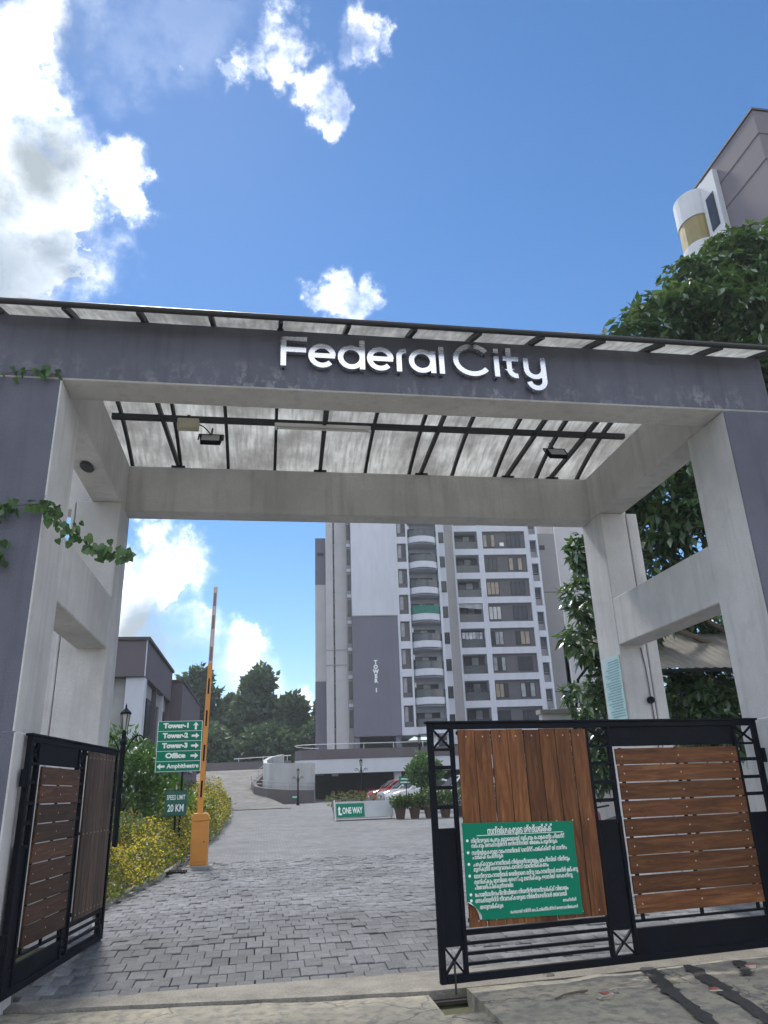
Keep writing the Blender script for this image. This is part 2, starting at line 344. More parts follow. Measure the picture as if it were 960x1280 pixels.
# paving blocks
PV = mat('paver', (.150, .154, .162), .8, 0, .22, 9, .4, 90, rnd=.16, fine=.22, fs=55, spec=.3, wn=.26, ws=.55)
def paver_mesh(w, l):
    b = MB(); h = .055; c = .006
    b.add([(-w,-l,-h),(w,-l,-h),(w,l,-h),(-w,l,-h),(-w,-l,-c),(w,-l,-c),(w,l,-c),(-w,l,-c),(-w+c,-l+c,0),(w-c,-l+c,0),(w-c,l-c,0),(-w+c,l-c,0)],
          [(8,9,10,11),(4,5,9,8),(5,6,10,9),(6,7,11,10),(7,4,8,11),(0,1,5,4),(1,2,6,5),(2,3,7,6),(3,0,4,7)]); return b
PW, PL = .165, .255
pm = paver_mesh(PW/2-.0016, PL/2-.0016); pmesh = pm.mesh('paver', PV)
spots = []
row = 0; y = .88
while y < NEAR_END:
    x = -.35+(row % 2)*PW/2+random.uniform(-.02, .02)
    while x < 8.5:
        if x > bed_edge(y)+PW/2:
            z = gl(y)+random.gauss(0, .0045); sl_ = math.atan2(.13, 1.7) if .8 < y < 2.4 else 0
            x += random.gauss(0, .004); P = G(x, y, z); s = toscreen(P)
            vis = 118-(1170-min(s[1], 1170))*.1 < s[0] < 548 and s[1] < 1272
            spots.append((s[1] if vis else -1, x, y, z, sl_, random.gauss(0, .012), random.gauss(0, .01)))
        x += PW
    y += PL; row += 1
spots.sort(reverse=True)
for i, (k, x, y, z, s_, a, b_) in enumerate(spots[:300]):
    put('paver', pmesh, driveway, loc=G(x, y, z), rot=(s_+a, b_, TH+random.gauss(0, .012)))
rest = spots[300:]
Mx = np.array([np.array((Euler((s_+a, b_, TH+random.gauss(0, .012))).to_matrix())) for k, x, y, z, s_, a, b_ in rest]); Pp = np.array([tuple(G(x, y, z)) for k, x, y, z, s_, a, b_ in rest])
o = scatter('paving_blocks', pm.v, pm.f, Mx, Pp, PV, driveway); o['kind'] = 'stuff'
# concrete threshold with the gate channel, apron in front of it
CH = [(-3.5, 1.0), (0, .57), (2.0, .30), (3.5, .12), (5, .22), (7.5, .5), (9, .62)]
def apron_mat():
    m, nt, N, L, out = nodes('old_apron_concrete')
    b = N('ShaderNodeBsdfPrincipled'); b.inputs['Roughness'].default_value = .9; L(b.outputs[0], out.inputs[0])
    tc = N('ShaderNodeTexCoord').outputs['Object']; mp = N('ShaderNodeMapping'); mp.inputs['Rotation'].default_value = (0, 0, -TH); L(tc, mp.inputs[0])
    def nz(s, st, det=8, ro=.65):
        q = N('ShaderNodeMapping'); q.inputs['Scale'].default_value = st; L(mp.outputs[0], q.inputs[0]); n = N('ShaderNodeTexNoise'); n.inputs['Scale'].default_value = s; n.inputs['Detail'].default_value = det; n.inputs['Roughness'].default_value = ro; L(q.outputs[0], n.inputs['Vector']); return n.outputs['Fac']
    def mr(v, a, c):
        q = N('ShaderNodeMapRange'); q.inputs[1].default_value = a; q.inputs[2].default_value = c; L(v, q.inputs[0]); return q.outputs[0]
    def mix(f, A, B):
        q = N('ShaderNodeMix'); q.data_type = 'RGBA'; L(f, q.inputs['Factor'])
        for k, v in (('A', A), ('B', B)):
            if isinstance(v, tuple): q.inputs[k].default_value = (*v, 1)
            else: L(v, q.inputs[k])
        return q.outputs['Result']
    c = mix(mr(nz(1.6, (1, 1, 1)), .35, .65), (.24, .225, .185), (.40, .36, .27))
    c = mix(mr(nz(9, (1, 1, 1)), .47, .60), c, (.20, .19, .165))
    v = N('ShaderNodeTexVoronoi'); v.feature = 'DISTANCE_TO_EDGE'; v.inputs['Scale'].default_value = .55; wv = N('ShaderNodeTexNoise'); wv.inputs['Scale'].default_value = 4; wv.inputs['Detail'].default_value = 6; L(mp.outputs[0], wv.inputs['Vector'])
    vm = N('ShaderNodeVectorMath'); vm.operation = 'MULTIPLY_ADD'; vm.inputs[1].default_value = (.35, .35, .35); L(wv.outputs['Color'], vm.inputs[0]); L(mp.outputs[0], vm.inputs[2]); L(vm.outputs[0], v.inputs['Vector'])
    c = mix(mr(v.outputs['Distance'], .006, .001), c, (.11, .10, .09)); L(c, b.inputs['Base Color'])
    bp = N('ShaderNodeBump'); bp.inputs['Strength'].default_value = .9; bp.inputs['Distance'].default_value = .025; L(nz(13, (1, 1, 1)), bp.inputs['Height']); L(bp.outputs[0], b.inputs['Normal']); return m
APR = apron_mat()
tb = MB()
top = [G(x, y+.055, .012) for x, y in CH]; bot = [G(x, y+.055, -.12) for x, y in CH]
far = [G(x, .86 if -.5 < x < 8 else y+.5, gl(.86)+.006) for x, y in CH]; n = len(CH)
tb.add(top+bot+far, [(i, i+1, 2*n+i+1, 2*n+i) for i in range(n-1)]+[(n+i, n+i+1, i+1, i) for i in range(n-1)])
tag(tb.obj('threshold_strip', mat('threshold_concrete', (.23, .215, .185), .92, 0, .3, 3, .5, 40, fine=.2, fs=55)), 'cracked concrete sill strip below the gates', 'sill', None, 'structure')
tb = MB(); tb.add([G(x, y-.03, -.055) for x, y in CH]+[G(x, y+.06, -.055) for x, y in CH], [(i, i+1, n+i+1, n+i) for i in range(n-1)])
tag(tb.obj('gate_channel', mat('channel_dirt', (.04, .036, .032), .95, 0, .3, 8)), 'narrow dirt filled gate channel in the concrete', 'channel', None, 'structure')
def chy(x):
    for (a, p), (b, q) in zip(CH[:-1], CH[1:]):
        if x <= b: return p+(q-p)*(x-a)/(b-a)
    return CH[-1][1]
def apron_slab(x0, x1, h0, y_lo=-14.):
    b = MB(); xs = np.linspace(x0, x1, max(3, int((x1-x0)/.22))); 
    edge = [(x, chy(x)-.02-abs(random.gauss(0, .012))) for x in xs]
    top = [G(x, y, h0+random.gauss(0, .004)) for x, y in edge]; mid = [G(x, y-.5, h0+random.gauss(0, .006)) for x, y in edge]; lo = [G(x, y_lo, -.03) for x, y in edge]; dn = [G(x, y, -.14) for x, y in edge]; n = len(xs)
    b.add(top+mid+lo+dn, [(n+i, n+i+1, i+1, i) for i in range(n-1)]+[(2*n+i, 2*n+i+1, n+i+1, n+i) for i in range(n-1)]+[(i, i+1, 3*n+i+1, 3*n+i) for i in range(n-1)]+[(0, n, 2*n, 3*n), (n-1, 3*n-1+n, 3*n-1, 2*n-1)])
    return b
ap = tag(apron_slab(-16, 3.47, .0).obj('apron', APR), 'weathered concrete apron in front of the gate', 'apron', None, 'structure')
apron_slab(3.80, 5.55, .022).obj('slab', APR, ap); apron_slab(5.565, 9, .03).obj('slab', APR, ap); apron_slab(9.01, 24, .0).obj('slab', APR, ap)
db2 = MB(); db2.prismz([tuple(G(x, y)[:2]) for x, y in ((3.46, -.42), (3.82, -.40), (3.83, -14), (3.45, -14))], -.16, -.02); db2.obj('slab', APR, ap)
TAR = mat('tar', (.04, .039, .038), .85, 0, .4, 12, .5, 60)
def tar_strip(p, q, w, z):
    b = MB(); n = 26; d = Vector((q[0]-p[0], q[1]-p[1])); nn = Vector((-d.y, d.x)).normalized()
    for i in range(n+1):
        t = i/n; c = Vector(p)+d*t+nn*.012*math.sin(t*4+p[0]*3); 
        for sg in (-1, 1): e = c+nn*sg*(w*(1+.12*math.sin(t*7+sg+p[0]))/2+random.gauss(0, .016)); b.v.append(tuple(G(e.x, e.y, z+.004)))
    b.f = [(2*i, 2*i+1, 2*i+3, 2*i+2) for i in range(n)]; b.m = [0]*n; return b.obj('tar_strip', TAR, ap)
tar_strip((5.50, .28), (5.08, -1.5), .125, .034); tar_strip((5.86, .02+.2), (5.50, -1.5), .125, .04); tar_strip((6.35, .25), (6.15, -.25), .08, .04)
# kerb of the planting bed
kb = MB(); kys = np.linspace(4.6, 46, 60)
for a, c in zip(kys[:-1], kys[1:]):
    A0, A1 = bed_edge(a), bed_edge(c)
    kb.add([G(A0-.09, a, gl(a)-.1), G(A0-.01, a, gl(a)-.1), G(A0-.01, a, gl(a)+.05), G(A0-.09, a, gl(a)+.05), G(A1-.09, c, gl(c)-.1), G(A1-.01, c, gl(c)-.1), G(A1-.01, c, gl(c)+.05), G(A1-.09, c, gl(c)+.05)],
           [(0, 1, 2, 3), (7, 6, 5, 4), (1, 5, 6, 2), (2, 6, 7, 3), (3, 7, 4, 0)])
tag(kb.obj('kerb', mat('kerb_concrete', (.42, .41, .38), .9, 0, .2, 3, .3, 40)), 'low pale kerb edging the flower bed', 'kerb', None, 'structure')
sb = MB(); bys = list(np.linspace(3.6, 46, 30))
for y in bys:
    e = bed_edge(y); sb.v += [tuple(G(e-9, y, gl(y)+.03)), tuple(G(e-.08, y, gl(y)+.03))]
for j in range(len(bys)-1): sb.f.append((2*j, 2*j+1, 2*j+3, 2*j+2)); sb.m.append(0)
tag(sb.obj('planting_bed', SOIL), 'dark soil of the planting bed left of the driveway', 'soil', None, 'structure')

# ================================================================== gateway
W, D, H, T = 7.256, 4.092, 5.576, 6.31
gate = gthing('entrance_gateway', 'large grey and purple plastered entrance portal with roof and metal name letters', 'gateway', 0, 0, 0.)
PM = [GREYP, PURPLE]
def gbox(name, x0, x1, y0, y1, z0, z1, purple=(), bevel=.012):
    b = MB(); b.box(x0, x1, y0, y1, z0, z1, 0, {k: 1 for k in purple}); return b.obj(name, PM, gate, bevel)
OL, OR = -.92, W+.63
gbox('front_column', OL, 0, 0, .80, -.1, H, ('-y', '-x'))
gbox('front_column', W, OR, 0, .80, -.1, H, ('-y', '+x'))
gbox('plinth', OL-.02, .022, -.022, .822, -.1, 2.17, ('-y', '-x')); gbox('plinth', W-.022, OR+.02, -.022, .822, -.1, 2.17, ('-y', '+x'))
gbox('front_beam', OL, OR, 0, .433, H+.001, T, ('-y', '-x', '+x'))
gbox('rear_column', -.60, 0, D-.704, D, -.1, H, ('-x',)); gbox('rear_column', -.66, -.612, D-.690, D, -.1, H)
gbox('rear_column', W, W+.425, D-.704, D, -.1, H); gbox('rear_column', W+.443, W+.62, D-.700, D, -.1, H)
gbox('rear_beam', OL, OR, D-.354, D, H+.001, T-.01, ('+y',))
for a, b_ in ((-.40, 0), (W, W+.40)):
    gbox('side_beam', a, b_, .433, D-.354, H+.002, T-.01); gbox('side_beam', a, b_, .80, D-.704, 3.485, 4.179)
gbox('side_wall', -3.6, -.63, D-.60, D-.45, -.1, 4.1, ('-x',))
# wall vent on the soffit
vb = MB(); vb.lathe([(.0, 0), (.10, 0), (.115, -.02), (.09, -.035), (0, -.035)], 20); vo = vb.obj('soffit_vent', DARKST, gate); vo.location = (-.21, 2.15, H); vo.scale = (.7, 1.5, 1)
# roof
roof = bpy.data.objects.new('roof', None)
def rz(y): return 6.37+.36*(1-((y-1.95)/1.95)**2)
YS = np.linspace(-.32, D+.22, 15)
rb = MB(); rb.tube((OL-.25, -.33, rz(-.33)-.005), (OR+.1, -.33, rz(-.33)-.005), .032, 10); roof = rb.obj('roof', DARKST, gate)
MB().tube((OL-.25, D+.2, rz(D+.2)), (OR+.1, D+.2, rz(D+.2)), .03, 8).obj('eave_tube', DARKST, roof)
MB().box(-.0, W, 2.245, 2.315, 6.33, 6.40).obj('purlin', DARKST, roof)
RX = [.02+.715*k for k in range(-1, 12)]
for x in RX:
    b = MB(); 
    for a, c in zip(YS[:-1], YS[1:]): b.bar((x, a, rz(a)-.03), (x, c, rz(c)-.03), .045, .06)
    b.obj('rafter', DARKST, roof)
for x in (.64, 2.80, 4.42, 5.86, 6.62):
    MB().bar((x-.05, .30, T+.035), (x+.07, D-.25, T+.03), .05, .06).obj('tie_bar', DARKST, roof)
    MB().box(x-.03, x+.17, D-.37, D-.2, T-.012, T+.012).obj('base_plate', DARKST, roof)
for x in RX[::2]: MB().box(x-.035, x+.035, .02, .09, T-.005, rz(.05)-.05).obj('stub_post', DARKST, roof)
def poly_mat():
    m, nt, N, L, out = nodes('weathered_roof_sheet')
    tc = N('ShaderNodeTexCoord').outputs['Object']
    def nz(s, st=(1, 1, 1), det=5):
        q = N('ShaderNodeMapping'); q.inputs['Scale'].default_value = st; L(tc, q.inputs[0]); n = N('ShaderNodeTexNoise'); n.inputs['Scale'].default_value = s; n.inputs['Detail'].default_value = det; n.inputs['Roughness'].default_value = .58; L(q.outputs[0], n.inputs['Vector']); return n.outputs['Fac']
    def mr(v, a, c, lo=0, hi=1):
        q = N('ShaderNodeMapRange'); q.inputs[1].default_value = a; q.inputs[2].default_value = c; q.inputs[3].default_value = lo; q.inputs[4].default_value = hi; L(v, q.inputs[0]); return q.outputs[0]
    mx = N('ShaderNodeMix'); mx.data_type = 'RGBA'
    ad = N('ShaderNodeMath'); ad.operation = 'MULTIPLY'; L(mr(nz(1.5), .36, .62, .18, 1), ad.inputs[0]); L(mr(nz(7, (2.4, .16, 1)), .34, .60, .3, 1), ad.inputs[1])
    L(ad.outputs[0], mx.inputs['Factor']); mx.inputs['A'].default_value = (.19, .185, .17, 1); mx.inputs['B'].default_value = (.54, .54, .51, 1)
    d = N('ShaderNodeBsdfDiffuse'); t = N('ShaderNodeBsdfTranslucent'); L(mx.outputs['Result'], d.inputs[0]); L(mx.outputs['Result'], t.inputs[0])
    ms = N('ShaderNodeMixShader'); ms.inputs[0].default_value = .55; L(d.outputs[0], ms.inputs[1]); L(t.outputs[0], ms.inputs[2]); L(ms.outputs[0], out.inputs[0]); return m
SHEET = poly_mat()
PY = np.linspace(-.34, D+.24, 13)
for x0, x1 in zip(RX[:-1], RX[1:]):
    b = MB(); w = [random.uniform(.0, .02) for _ in range(4)]; off = random.uniform(0, .008)
    for j, y in enumerate(PY):
        for i, t in enumerate((0, .25, .5, .75, 1)):
            b.v.append((x0+.004+(x1-x0-.008)*t, y+off, rz(y)+.012+math.sin(t*math.pi)*(.014+w[j % 4]*(1 if j in (0, 12) else .4))))
    b.f = [(j*5+i, j*5+i+1, j*5+i+6, j*5+i+5) for j in range(len(PY)-1) for i in range(4)]; b.m = [0]*len(b.f)
    b.obj('roof_panel', SHEET, roof)
# name letters
METAL = mat('brushed_letter_metal', (.68, .69, .71), .27, 1., .08, 6, stretch=(1, 1, 14))
def arc(cx, cz, r, a0, a1, n=22, rx=None):
    return [(cx+(rx or r)*math.cos(math.radians(a0+(a1-a0)*i/n)), cz+r*math.sin(math.radians(a0+(a1-a0)*i/n))) for i in range(n+1)]
SW = .058; Z0 = 5.815
sign = bpy.data.objects.new('name_sign', None); COL.objects.link(sign); sign.parent = gate
def letter(*strokes, lab):
    b = MB()
    for i, s_ in enumerate(strokes): b.ribbon(s_, SW, -.085-.001*i, -.03+.001*i)
    o = b.obj('letter', METAL, sign); o['label'] = lab
    P = strokes[0][len(strokes[0])//2]; Q = strokes[0][0]    # two stand-off pins to the wall
    for px, pz in (P, Q): MB().tube((px, -.04, pz), (px, .01, pz), .009, 6).obj('pin', DARKST, o)
r = .118; zc = Z0+.145
letter([(2.20, Z0), (2.20, Z0+.335), (2.45, Z0+.335)], [(2.22, Z0+.20), (2.44, Z0+.20)], lab='metal letter F')
for cx in (2.61, 3.24): letter(arc(cx, zc, r, 0, 318), [(cx-r+.01, zc), (cx+r+.02, zc)], lab='metal letter e')
letter(arc(2.925, zc, r, 0, 360, 30), [(2.925+r, Z0), (2.925+r, Z0+.36)], lab='metal letter d')
letter([(3.445, Z0), (3.445, Z0+.17)]+arc(3.515, Z0+.19, .07, 170, 80, 8), lab='metal letter r')
letter(arc(3.70, zc, r, 0, 360, 30), [(3.70+r+.005, Z0), (3.70+r+.005, Z0+.275)], lab='metal letter a')
letter([(3.92, Z0), (3.92, Z0+.34)], lab='metal letter l')
letter(arc(4.275, Z0+.195, .175, 38, 322, 26, .195), lab='metal letter C')
letter([(4.545, Z0), (4.545, Z0+.26)], [(4.545, Z0+.30), (4.545, Z0+.355)], lab='metal letter i')
letter([(4.69, Z0+.37), (4.69, Z0+.10)]+arc(4.77, Z0+.10, .08, 180, 280, 10), [(4.62, Z0+.235), (4.80, Z0+.235)], lab='metal letter t')
letter([(4.885, Z0+.26), (4.885, Z0+.12)]+arc(4.985, Z0+.12, .10, 180, 360, 14)[1:], [(5.085, Z0+.27), (5.085, Z0-.02)]+arc(4.995, Z0-.03, .09, 0, -170, 14), lab='metal letter y')
# lights under the roof: separate things hung from the purlin
def floodlight(x, y, lab):
    t = gthing('floodlight', lab, 'floodlight', x, y, 6.03)
    MB().prism([(-.13, -.09), (.13, -.09), (.15, .09), (-.15, .09)], -.03, .035).obj('housing', BLACK, t, .008)
    MB().box(-.115, .115, -.034, -.028, -.075, .075).obj('lens', mat('lamp_lens', (.42, .43, .42), .2), t)
    b = MB(); b.path([(-.16, 0, 0), (-.16, 0, .15), (.16, 0, .15), (.16, 0, 0)], .012); b.tube((0, 0, .14), (0, 0, .34), .014); b.obj('bracket', DARKST, t)
    t.rotation_euler = (math.radians(-38), 0, TH); return t
floodlight(1.30, 2.20, 'black floodlight hung beside the cream junction box under the roof'); floodlight(6.16, 2.25, 'black floodlight hung alone under the roof panels')
t = gthing('junction_box', 'cream junction box fixed to the roof purlin', 'box', 1.0, 2.2, 6.22)
MB().box(-.14, .14, -.05, .04, -.06, .10).obj('case', mat('cream_plastic', (.50, .47, .36), .5), t, .01); MB().box(-.12, .12, -.056, -.05, -.045, .085).obj('lid', mat('cream_plastic', (.5, .47, .36)), t)
MB().path([(.14, 0, .03), (.2, 0, .0), (.26, 0, -.06), (.30, 0, -.12)], .008).obj('cable', BLACK, t); MB().box(-.02, .02, -.02, .04, .1, .16).obj('clip', DARKST, t)
t = gthing('tube_light', 'long slim tube light fixed along the roof purlin', 'tube light', 2.8, 2.23, 6.26)
MB().box(-.66, .66, -.03, .03, .02, .072).obj('batten', WHITEP, t, .006); MB().tube((-.62, 0, 0), (.62, 0, 0), .014, 10).obj('tube', mat('lamp_glass', (.6, .6, .58), .2), t)
for s_ in (-.64, .64): MB().box(s_-.015, s_+.015, -.02, .02, -.02, .03).obj('end_cap', WHITEP, t)
# conduit with switch box and paper notice on the right rear column
t = gthing('switch_conduit', 'grey conduit with small round switch on the rear column', 'conduit', W+.36, D-.71, 2.2)
MB().path([(0, -.008, -.6), (.01, -.008, .2), (.0, -.008, .9), (-.03, -.008, 1.24)], .009, 6).obj('pipe', mat('conduit_grey', (.16, .16, .165), .6), t)
MB().tube((-.01, -.05, .48), (-.01, -.0, .48), .05, 12).obj('switch', BLACK, t)
t = gthing('paper_notice', 'pale blue laminated list pasted on the rear column', 'notice', W-.004, D-.37, 2.43)
b = MB(); b.box(-.006, .0, -.29, .29, 0, .93); b.obj('sheet', mat('pale_paper', (.50, .66, .66), .35, 0, .1, 3), t)
b = MB()
for i in range(22): b.box(-.0085, -.0062, -.26+random.uniform(0, .05), .26-random.uniform(0, .2), .05+i*.038, .05+i*.038+.013)
b.obj('lettering', mat('faded_print', (.16, .36, .40), .5), t)

# ================================================================== gate leaves
def woodmat(name, stretch, tint=(1, 1, 1)):
    m, nt, N, L, out = nodes(name)
    b = N('ShaderNodeBsdfPrincipled'); b.inputs['Roughness'].default_value = .5; b.inputs['Specular IOR Level'].default_value = .22; L(b.outputs[0], out.inputs[0])
    tc = N('ShaderNodeTexCoord').outputs['Object']; oi = N('ShaderNodeObjectInfo')
    ad = N('ShaderNodeVectorMath'); ad.operation = 'ADD'; cb = N('ShaderNodeCombineXYZ'); mu = N('ShaderNodeMath'); mu.operation = 'MULTIPLY'; mu.inputs[1].default_value = 37; L(oi.outputs['Random'], mu.inputs[0])
    for i in range(3): L(mu.outputs[0], cb.inputs[i])
    L(tc, ad.inputs[0]); L(cb.outputs[0], ad.inputs[1]); mp = N('ShaderNodeMapping'); mp.inputs['Scale'].default_value = stretch; L(ad.outputs[0], mp.inputs[0])
    n = N('ShaderNodeTexNoise'); n.inputs['Scale'].default_value = 7; n.inputs['Detail'].default_value = 9; n.inputs['Roughness'].default_value = .68; n.inputs['Distortion'].default_value = .8; L(mp.outputs[0], n.inputs['Vector'])
    rp = N('ShaderNodeValToRGB'); e = rp.color_ramp.elements; e[0].position = .3; e[0].color = (.055, .021, .009, 1); e[1].position = .72; e[1].color = (.26, .115, .042, 1); q = e.new(.52); q.color = (.145, .055, .020, 1); L(n.outputs['Fac'], rp.inputs[0])
    mr = N('ShaderNodeMapRange'); mr.inputs[3].default_value = .66; mr.inputs[4].default_value = 1.4; L(oi.outputs['Random'], mr.inputs[0])
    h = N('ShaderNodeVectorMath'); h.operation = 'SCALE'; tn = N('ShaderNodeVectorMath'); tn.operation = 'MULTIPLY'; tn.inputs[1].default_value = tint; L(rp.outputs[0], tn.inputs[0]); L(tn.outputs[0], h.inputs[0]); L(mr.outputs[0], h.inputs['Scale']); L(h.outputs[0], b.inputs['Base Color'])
    bp = N('ShaderNodeBump'); bp.inputs['Strength'].default_value = .25; bp.inputs['Distance'].default_value = .004; L(n.outputs['Fac'], bp.inputs['Height']); L(bp.outputs[0], b.inputs['Normal']); return m
WV = woodmat('wood_vertical', (3.2, 3.2, .3)); WH = woodmat('wood_horizontal', (.3, 3.2, 3.2)); WV2 = woodmat('dull_wood_vertical', (3.2, 3.2, .3), (.52, .80, 1.5)); WH2 = woodmat('dull_wood_horizontal', (.3, 3.2, 3.2), (.56, .66, .95)); SCREW = mat('screw_steel', (.45, .42, .38), .4, .6)  # darker, greyer tints for the boards of the open leaf
def gate_leaf(label, P0, P1, zb, zt, sg, WV=WV, WH=WH):
    """P0 free end, P1 hinge end (gate-local), sg: side the boards face (+1 local +y, -1 local -y)"""
    d = Vector((P1[0]-P0[0], P1[1]-P0[1])); L_ = d.length; k = L_/3.666; a = math.atan2(d.y, d.x)
    t = gthing('gate_leaf', label, 'gate', P0[0], P0[1], 0., a)
    U = lambda u: u*k
    yy = lambda a_, b_: (min(sg*a_, sg*b_), max(sg*a_, sg*b_))
    f = MB(); y0, y1 = -.025, .025
    f.box(0, .05, y0, y1, zb, zt); f.box(L_-.05, L_, y0, y1, zb, zt); f.box(.05, L_-.05, y0, y1, zt-.05, zt); f.box(.05, L_-.05, y0, y1, zb, zb+.06)
    for u in (.215, 1.615, 1.86, 3.35): f.box(U(u), U(u)+.035, y0+.002, y1-.002, zb+.06, zt-.05)
    f.obj('frame', BLACK, t, .004)
    f = MB(); f.box(-.02, L_+.02, -.035, .035, zt+.001, zt+.022); f.obj('top_cap', BLACK, t, .004)
    def xb(u0, u1, z0, z1):
        b = MB(); b.bar((u0, 0, z0), (u1, 0, z1), .016, .026, (0, 1, 0)); b.bar((u0, .001, z1), (u1, .001, z0), .014, .026, (0, 1, 0)); b.box(u0, u1, -.02, .02, z0-.022, z0); b.obj('cross_brace', BLACK, t)
    def plate(u0, u1, z0, z1): MB().box(u0, u1, -.008, .008, z0, z1).obj('plate', BLACK, t)
    for u0, u1 in ((.05, U(.215)), (U(1.615)+.035, U(1.86)), (U(3.35)+.035, L_-.05)):
        xb(u0, u1, 1.93, zt-.05)
        for z in (1.75, 1.58, 1.42): MB().box(u0, u1, -.018, .018, z, z+.032).obj('rung', BLACK, t)
        MB().box(u0, u1, -.02, .02, 1.235, 1.265).obj('rung', BLACK, t)
        plate(u0, u1, .36, 1.235)
        if u0 < L_*.8: xb(u0, u1, zb+.065, .36)
        else: plate(u0, u1, zb+.06, .355)
    # vertical boards over slim bars
    a0, a1 = U(.275), U(1.607); n = 8; w = (a1-a0)/n
    for i in range(n):
        b = MB(); x0 = a0+i*w+random.uniform(.002, .006); x1 = a0+(i+1)*w-random.uniform(.002, .008); tp = random.uniform(-.008, .004); sk = random.uniform(-.004, .004)
        ya, yb = yy(.027, .047); b.box(x0, x1, ya, yb, .49+random.uniform(-.004, .004), zt-.06+tp)
        b.v = [(x+sk*(z-1.3), y, z) for x, y, z in b.v]
        for z in (zt-.12, 1.28, .54):
            b.tube(((x0+x1)/2, sg*.046, z), ((x0+x1)/2, sg*.0495, z), .008, 6, m=1)
        b.obj('plank', [WV, SCREW], t, .003)
    for z in (zt-.10, 1.27, .53): MB().box(a0, a1, *yy(.0255, .005), z, z+.03).obj('batten', BLACK, t)
    MB().box(U(.215)+.035, U(1.615), -.02, .02, .435, .475).obj('bar', BLACK, t)
    for z in (.375, .30, .225): MB().box(U(.215)+.035, U(1.615), -.015, .015, z-.012, z+.012).obj('bar', BLACK, t)
    # horizontal boards
    c0, c1 = U(1.905), U(3.338); n = 9; h = (1.90-.475)/n
    for i in range(n):
        b = MB(); z0 = .475+i*h+random.uniform(.003, .006); z1 = .475+(i+1)*h-random.uniform(.003, .008); sk = random.uniform(-.005, .005)
        ya, yb = yy(.027, .047); b.box(c0+random.uniform(0, .012), c1-random.uniform(0, .012), ya, yb, z0, z1)
        b.v = [(x, y, z+sk*(x-(c0+c1)/2)) for x, y, z in b.v]
        for x in (c0+.07, (c0+c1)/2, c1-.07): b.tube((x, sg*.046, (z0+z1)/2), (x, sg*.0495, (z0+z1)/2), .008, 6, m=1)
        b.obj('plank', [WH, SCREW], t, .003)
    for x in (c0+.06, (c0+c1)/2-.015, c1-.09): MB().box(x, x+.03, *yy(.0255, .005), .42, 1.90).obj('batten', BLACK, t)
    plate(U(1.86)+.035, U(3.35), 1.915, zt-.05); plate(U(1.86)+.035, U(3.35), zb+.06, .335)
    MB().box(U(1.86)+.035, U(3.35), -.015, .015, .405, .425).obj('bar', BLACK, t); MB().box(U(1.86)+.035, U(3.35), -.02, .02, .335, .36).obj('bar', BLACK, t)
    for z in (.55, 1.8): MB().tube((L_+.035, 0, z-.07), (L_+.035, 0, z+.07), .028, 10).obj('hinge', BLACK, t)
    MB().tube((.12, sg*.03, zb+.16), (.12, sg*.03, zb-.075), .009, 8).obj('drop_bolt', DARKST, t)
    return t
leafR = gate_leaf('closed right gate leaf of black steel and brown boards carrying a green notice', (3.545, -.054), (7.150, .446), .10, 2.145, -1)
leafL = gate_leaf('open gate leaf swung inward against the portal, its boards darker and greyer', (.33, 2.9), (.075, .22), .15, 2.145, 1, WV2, WH2)
# ================================================================== lettering helper
def text_mesh(body, size, material, extrude=.002, offset=0., align='LEFT', width=None, res=3):
    c = bpy.data.curves.new('text', 'FONT'); c.body = body; c.size = size; c.extrude = extrude; c.offset = offset; c.align_x = align; c.resolution_u = res; c.fill_mode = 'BOTH'
    o = bpy.data.objects.new('text', c); COL.objects.link(o); bpy.context.view_layer.update()
    me = bpy.data.meshes.new_from_object(o.evaluated_get(bpy.context.evaluated_depsgraph_get())); bpy.data.objects.remove(o); bpy.data.curves.remove(c)
    me.materials.clear(); me.materials.append(material)
    n = len(me.vertices); co = np.zeros(n*3, np.float32); me.vertices.foreach_get('co', co); co = co.reshape(-1, 3)
    if width and n:
        x0, x1 = co[:, 0].min(), co[:, 0].max(); k = width/(x1-x0); base = {'LEFT': x0, 'RIGHT': x1, 'CENTER': (x0+x1)/2}[align]; co[:, 0] = (co[:, 0]-base)*k
    co = np.stack([co[:, 0], -co[:, 2], co[:, 1]], 1)          # stand it up, facing -y
    me.vertices.foreach_set('co', np.ascontiguousarray(co).ravel()); me.update(); return me
INK = mat('sign_white', (.80, .82, .80), .5, 0, .03, 3)
def lettering(parent, body, x, y, z, size, align='LEFT', width=None, offset=0., material=None, extrude=.0015):
    return put('lettering', text_mesh(body, size, material or INK, extrude, offset, align, width), parent, loc=(x, y, z))
def arrow(parent, x, y, z, s, ang):
    pts = [(-.5, -.14), (.05, -.14), (.05, -.38), (.5, 0), (.05, .38), (.05, .14), (-.5, .14)]; ca, sa = math.cos(ang), math.sin(ang)
    b = MB(); b.prism([(x+s*(p*ca-q*sa), z+s*(p*sa+q*ca)) for p, q in pts], y-.003, y); return b.obj('arrow', INK, parent)
def ml(s):                                                # Malayalam text into visual order
    out = []; i = 0; isc = lambda c: 0x0D15 <= ord(c) <= 0x0D39
    while i < len(s):
        if isc(s[i]):
            j = i+1
            while j+1 < len(s) and s[j] == '\u0d4d' and isc(s[j+1]): j += 2
            cl = s[i:j]
            if j < len(s) and s[j] in '\u0d46\u0d47\u0d48': out.append(s[j]+cl); j += 1
            elif j < len(s) and s[j] == '\u0d4a': out.append('\u0d46'+cl+'\u0d3e'); j += 1
            elif j < len(s) and s[j] == '\u0d4b': out.append('\u0d47'+cl+'\u0d3e'); j += 1
            else: out.append(cl)
            i = j
        else: out.append(s[i]); i += 1
    return ''.join(out)
